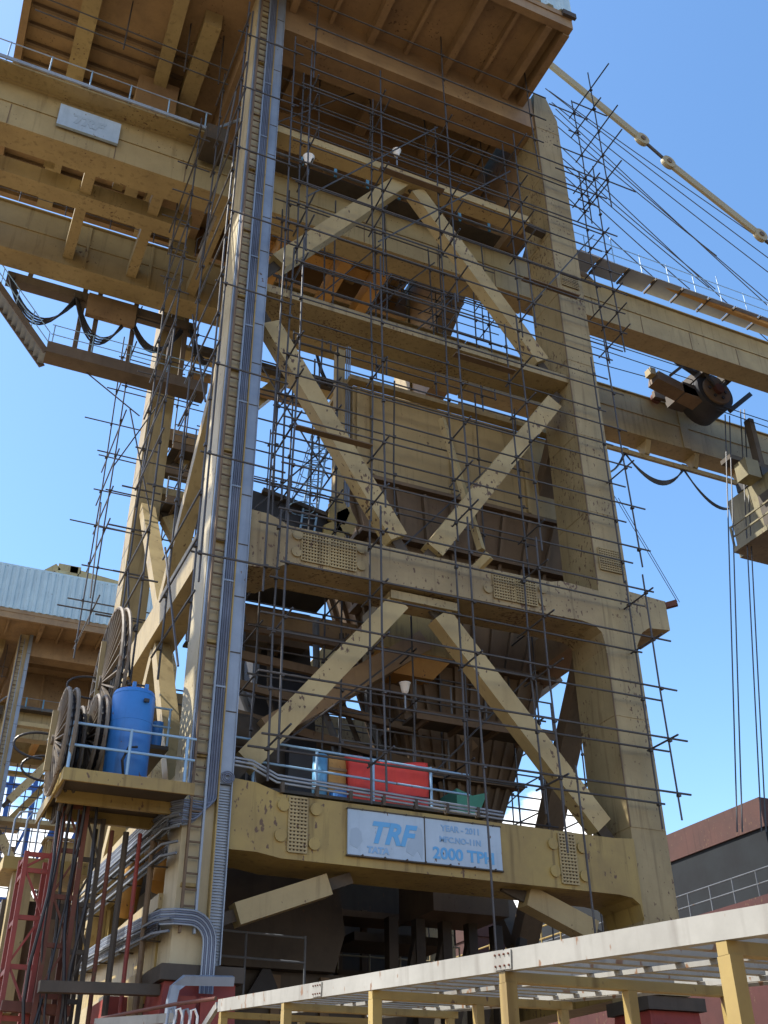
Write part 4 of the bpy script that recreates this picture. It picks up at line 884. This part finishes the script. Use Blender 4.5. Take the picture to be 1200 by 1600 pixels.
scaffold('tube scaffold behind the sunlit face of the landside leg', [4.7], [26.4, 29.2], [11.2+1.585*k for k in range(16)], .8, led='y', skip=.1, diag=(((4.7, 26.4, 13), (4.7, 29.2, 18)), ((4.7, 29.2, 20), (4.7, 26.4, 26))))
scaffold('tube scaffold on the far frame left of the hopper', [8.2, 9.6, 11.0], [35.6], [19.6, 21.4, 23.2, 25, 26.8, 28.6], .7, tr_=False,
         diag=(((8, 35.6, 19), (11, 35.6, 25)),))
for i, (x0, x1, y, z, lab) in enumerate(((8.0, 10.4, 23.3, LV[7]+.1, 'grey scaffold plank behind the upper left of the middle beam'), (13.5, 15.8, 23.35, LV[10]+.1, 'grey scaffold plank in front of the hopper wall'), (10.8, 13.4, 23.3, LV[15]+.1, 'grey scaffold plank below the apex of the upper braces'), (16.6, 19.0, 23.35, LV[13]+.1, 'grey scaffold plank beside the right leg'))):
    tag(MB().box(x0, x1, y-.12, y+.12, z, z+.04).box(x0-.02, x0-.001, y-.125, y+.125, z-.002, z+.042).build('scaffold_plank', 'brown'), lab, 'plank', 'scaffold planks')
tag(MB().bar(at(1000, 958, 'y', 24.8), at(1058, 942, 'y', 24.0), .14, .2).build('davit', 'ruststeel'), 'rusty davit arm sticking out past the beam stub of the right leg', 'davit')
dv = at(1058, 940, 'y', 24.0)
tag(MB().tube(dv, at(960, 775, 'y', 25), .012, 5).tube(dv+Vector((.1, 0, 0)), at(966, 778, 'y', 25), .012, 5).build('davit_line', 'rope'), 'thin slack pair of wires from the davit arm up to the right leg', 'wire')

# ------------------------------------------------------------------ foreground conveyor gallery
G0 = Vector((4.92, 5.59, 3.044)); GD = Vector((0, .99683, .0795)); SPC = 2.77
gal = thing('cable_gallery', 'long white and yellow steel gallery climbing away across the foreground', 'gallery', (6, 12, 0))
def gp(k, dx=0, dz=0): return G0 + GD*SPC*k + Vector((dx, 0, dz))
b0 = gp(-1.6); b1 = gp(4.05)
cuts = [-1.6, .98, 2.55, 4.05]
for i in range(3):
    p0 = gp(cuts[i]+.004); p1 = gp(cuts[i+1]-.004)
    mb = MB().bar(p0+Vector((0, 0, -.085)), p1+Vector((0, 0, -.085)), .012, .17).bar(p0+Vector((.05, 0, -.006)), p1+Vector((.05, 0, -.006)), .085, .012).bar(p0+Vector((.05, 0, -.164)), p1+Vector((.05, 0, -.164)), .085, .012)
    mb.build('edge_channel', 'white', gal)
for k in (.98, 2.55):
    sp_ = MB().bar(gp(k-.05, -.014, -.085), gp(k+.05, -.014, -.085), .012, .15).build('splice_plate', 'white', gal)
    for q in range(8): MB().disc(gp(k-.04+.027*(q % 4), -.026, -.04 if q < 4 else -.13), 'x', .009, .014, 6).build('bolt', 'ruststeel', sp_)
for k in range(-1, 5):
    MB().box(gp(k).x-.0, gp(k).x+.105, gp(k).y-.06, gp(k).y+.06, 0, gp(k).z-.26).build('post', 'yellow', gal)
    MB().box(gp(k).x, gp(k).x+2.5, gp(k).y-.05, gp(k).y+.05, gp(k).z-.258, gp(k).z-.175).build('cross_beam', 'yellow', gal)
    MB().box(gp(k).x+1.25, gp(k).x+1.34, gp(k).y-.05, gp(k).y+.05, 0, gp(k).z-.26).build('post', 'yellow', gal)
    MB().box(gp(k).x+2.35, gp(k).x+2.44, gp(k).y-.05, gp(k).y+.05, 0, gp(k).z-.26).build('post', 'yellow', gal)
kk = -1.5
while kk < 4.0:
    p = gp(kk)
    MB().bar(p+Vector((.10, 0, -.05)), p+Vector((2.45, 0, -.05)), .012, .09).bar(p+Vector((.10, .045, -.088)), p+Vector((2.45, .045, -.088)), .078, .012).build('purlin', 'white', gal)
    kk += .155
for dx in (1.2, 2.47): MB().bar(gp(-1.6, dx, -.12), gp(4.05, dx, -.12), .05, .04).build('stringer', 'white', gal)
MB().bar(gp(-1.6, 2.53, -.085), gp(4.05, 2.53, -.085), .012, .17).build('edge_channel', 'white', gal)
# low end: knee, pipes and a drum shaped motor
MB().bar(gp(4.05, 0, -.08), gp(4.35, -.05, -.5), .06, .1).build('end_knee', 'white', gal)
fp = thing('foreground_pipe', 'rusty hand pipe leading left from the low end of the white gallery', 'pipe', gp(4.4, -.3, -.1))
MB().path([gp(4.1, 0, .02), gp(4.5, -.35, -.03), gp(5.2, -1.1, -.2)], .03, 8).build('pipe', 'ruststeel', fp)
MB().bar(gp(4.5, -.3, -.22), gp(5.0, -1.3, -.3), .05, .14).build('rail', 'white', fp)
for k in range(4):
    p = gp(4.42, -.12*k-.02, -.2); tag(MB().path([p+Vector((0, 0, -.2)), p, p+Vector((-.05, 0, .1)), p+Vector((-.11, 0, .08)), p+Vector((-.13, 0, -.2))], .022, 8).build('bent_hose', 'lampw' if k % 2 == 0 else 'galv', fp), None)

# ------------------------------------------------------------------ ship
ship = thing('cargo_ship', 'bulk cargo ship moored beyond the crane with red hull and dark hatch coaming', 'ship', (45, 40, -3))
MB().prism([(33.2, -3), (33, 11.2), (33.0, 11.4), (62, 11.4), (61.8, -3)], 'y', -40, 150).build('hull', 'hullred', ship)
for y0_, y1_ in ((36.7, 58), (64, 84), (90, 110)):
    MB().box(36, 56, y0_, y1_, 11.41, 15.1).build('hatch_coaming', 'hulldark' if y0_ < 60 else 'hullrust', ship)
    MB().box(35.9, 56.1, y0_-.1, y1_+.1, 15.11, 16.45).build('hatch_cover', 'hullrust', ship)
hr = MB()
for h in (.55, 1.1): hr.tube((33.3, 0, 11.42+h), (33.3, 80, 11.42+h), .03)
hr.build('deck_rail', 'galvdark', ship)
for i in range(40): MB().tube((33.3, 20+1.5*i, 11.41), (33.3, 20+1.5*i, 12.55), .035).build('rail_post', 'galvdark', ship)
for i, (ya, yb) in enumerate(((55, 57), (58.6, 60.4), (62.4, 64))):
    MB().prism([(ya, 6.0), (yb, 6.0), (yb-.4, 9.6), (ya+.5, 9.8)], 'x', 32.9, 32.99).build('hull_marking', 'cream', ship)
tag(MB().box(26.2, 27, 40, 60, 8.2, 8.35).build('shore_walkway', 'under'), 'brown elevated shore walkway seen below the beam at the lower centre', 'walkway')
yr = thing('yellow_railing', 'cream yellow railing on the elevated shore walkway below the beam', 'railing', (26.2, 50, 8.3))
hr = MB()
for h in (.5, 1.0): hr.tube((26.25, 38, 8.35+h+1.5), (26.25, 60, 8.35+h+1.5), .035)
hr.build('rail', 'yellow', yr)
for i in range(15): MB().tube((26.25, 38+1.5*i, 8.3), (26.25, 38+1.5*i, 10.9), .04).build('rail_post', 'yellow', yr)

# ------------------------------------------------------------------ second unloader behind, further along the quay
OFF = (0, 64, 0)
c2 = copy_tree(crane, None, OFF); c2['label'] = 'second ship unloader portal frame far behind at the left edge'
h2 = copy_tree(house, None, OFF); h2['label'] = 'distant machinery house with pale blue corrugated wall at the left edge'
p2 = copy_tree(hop, None, OFF); p2['label'] = 'hopper of the second unloader hidden deep behind the left legs'
t2 = copy_tree(tray, None, OFF); t2['label'] = 'cable tray up the leg of the distant second unloader'
rb = thing('roof_bracing', 'cream tubular bracing on the roof of the distant machinery house', 'bracing', (9, 90, 46.4))
for a, b in (((5.5, 88, 46.6), (8.0, 88, 48.9)), ((8.0, 88, 48.9), (10.0, 88, 48.9)), ((9.9, 88, 48.6), (17, 88, 47.9)), ((13, 88, 46.6), (13, 88, 48.2)), ((9.4, 88, 46.6), (9.4, 88, 49.2))):
    MB().bar(a, b, .8, .7).build('bar', 'cream', rb)
scaffold('distant scaffold grid against the white sky at the left edge', [3+1.1*i for i in range(10)], [98], [3+1.0*k for k in range(30)], .5, tr_=False, r=.05, z0=0, z1=34)
bl = thing('blue_lattice', 'deep blue steel lattice structure far behind at the lower left', 'lattice', (8, 120, 0))
for i in range(7):
    x = 2+2.6*i
    MB().box(x, x+.5, 120, 120.6, 0, 40).build('column', 'lattice', bl)
for k in range(10):
    MB().box(2, 18.2, 120.1, 120.5, 2.5+4*k, 3.0+4*k).build('rail', 'lattice', bl)
for i in range(6):
    for k in range(4): MB().bar((2.3+2.6*i, 119.8, 3+8*k), (4.9+2.6*i, 119.8, 11+8*k), .3, .3).build('diagonal', 'lattice', bl)
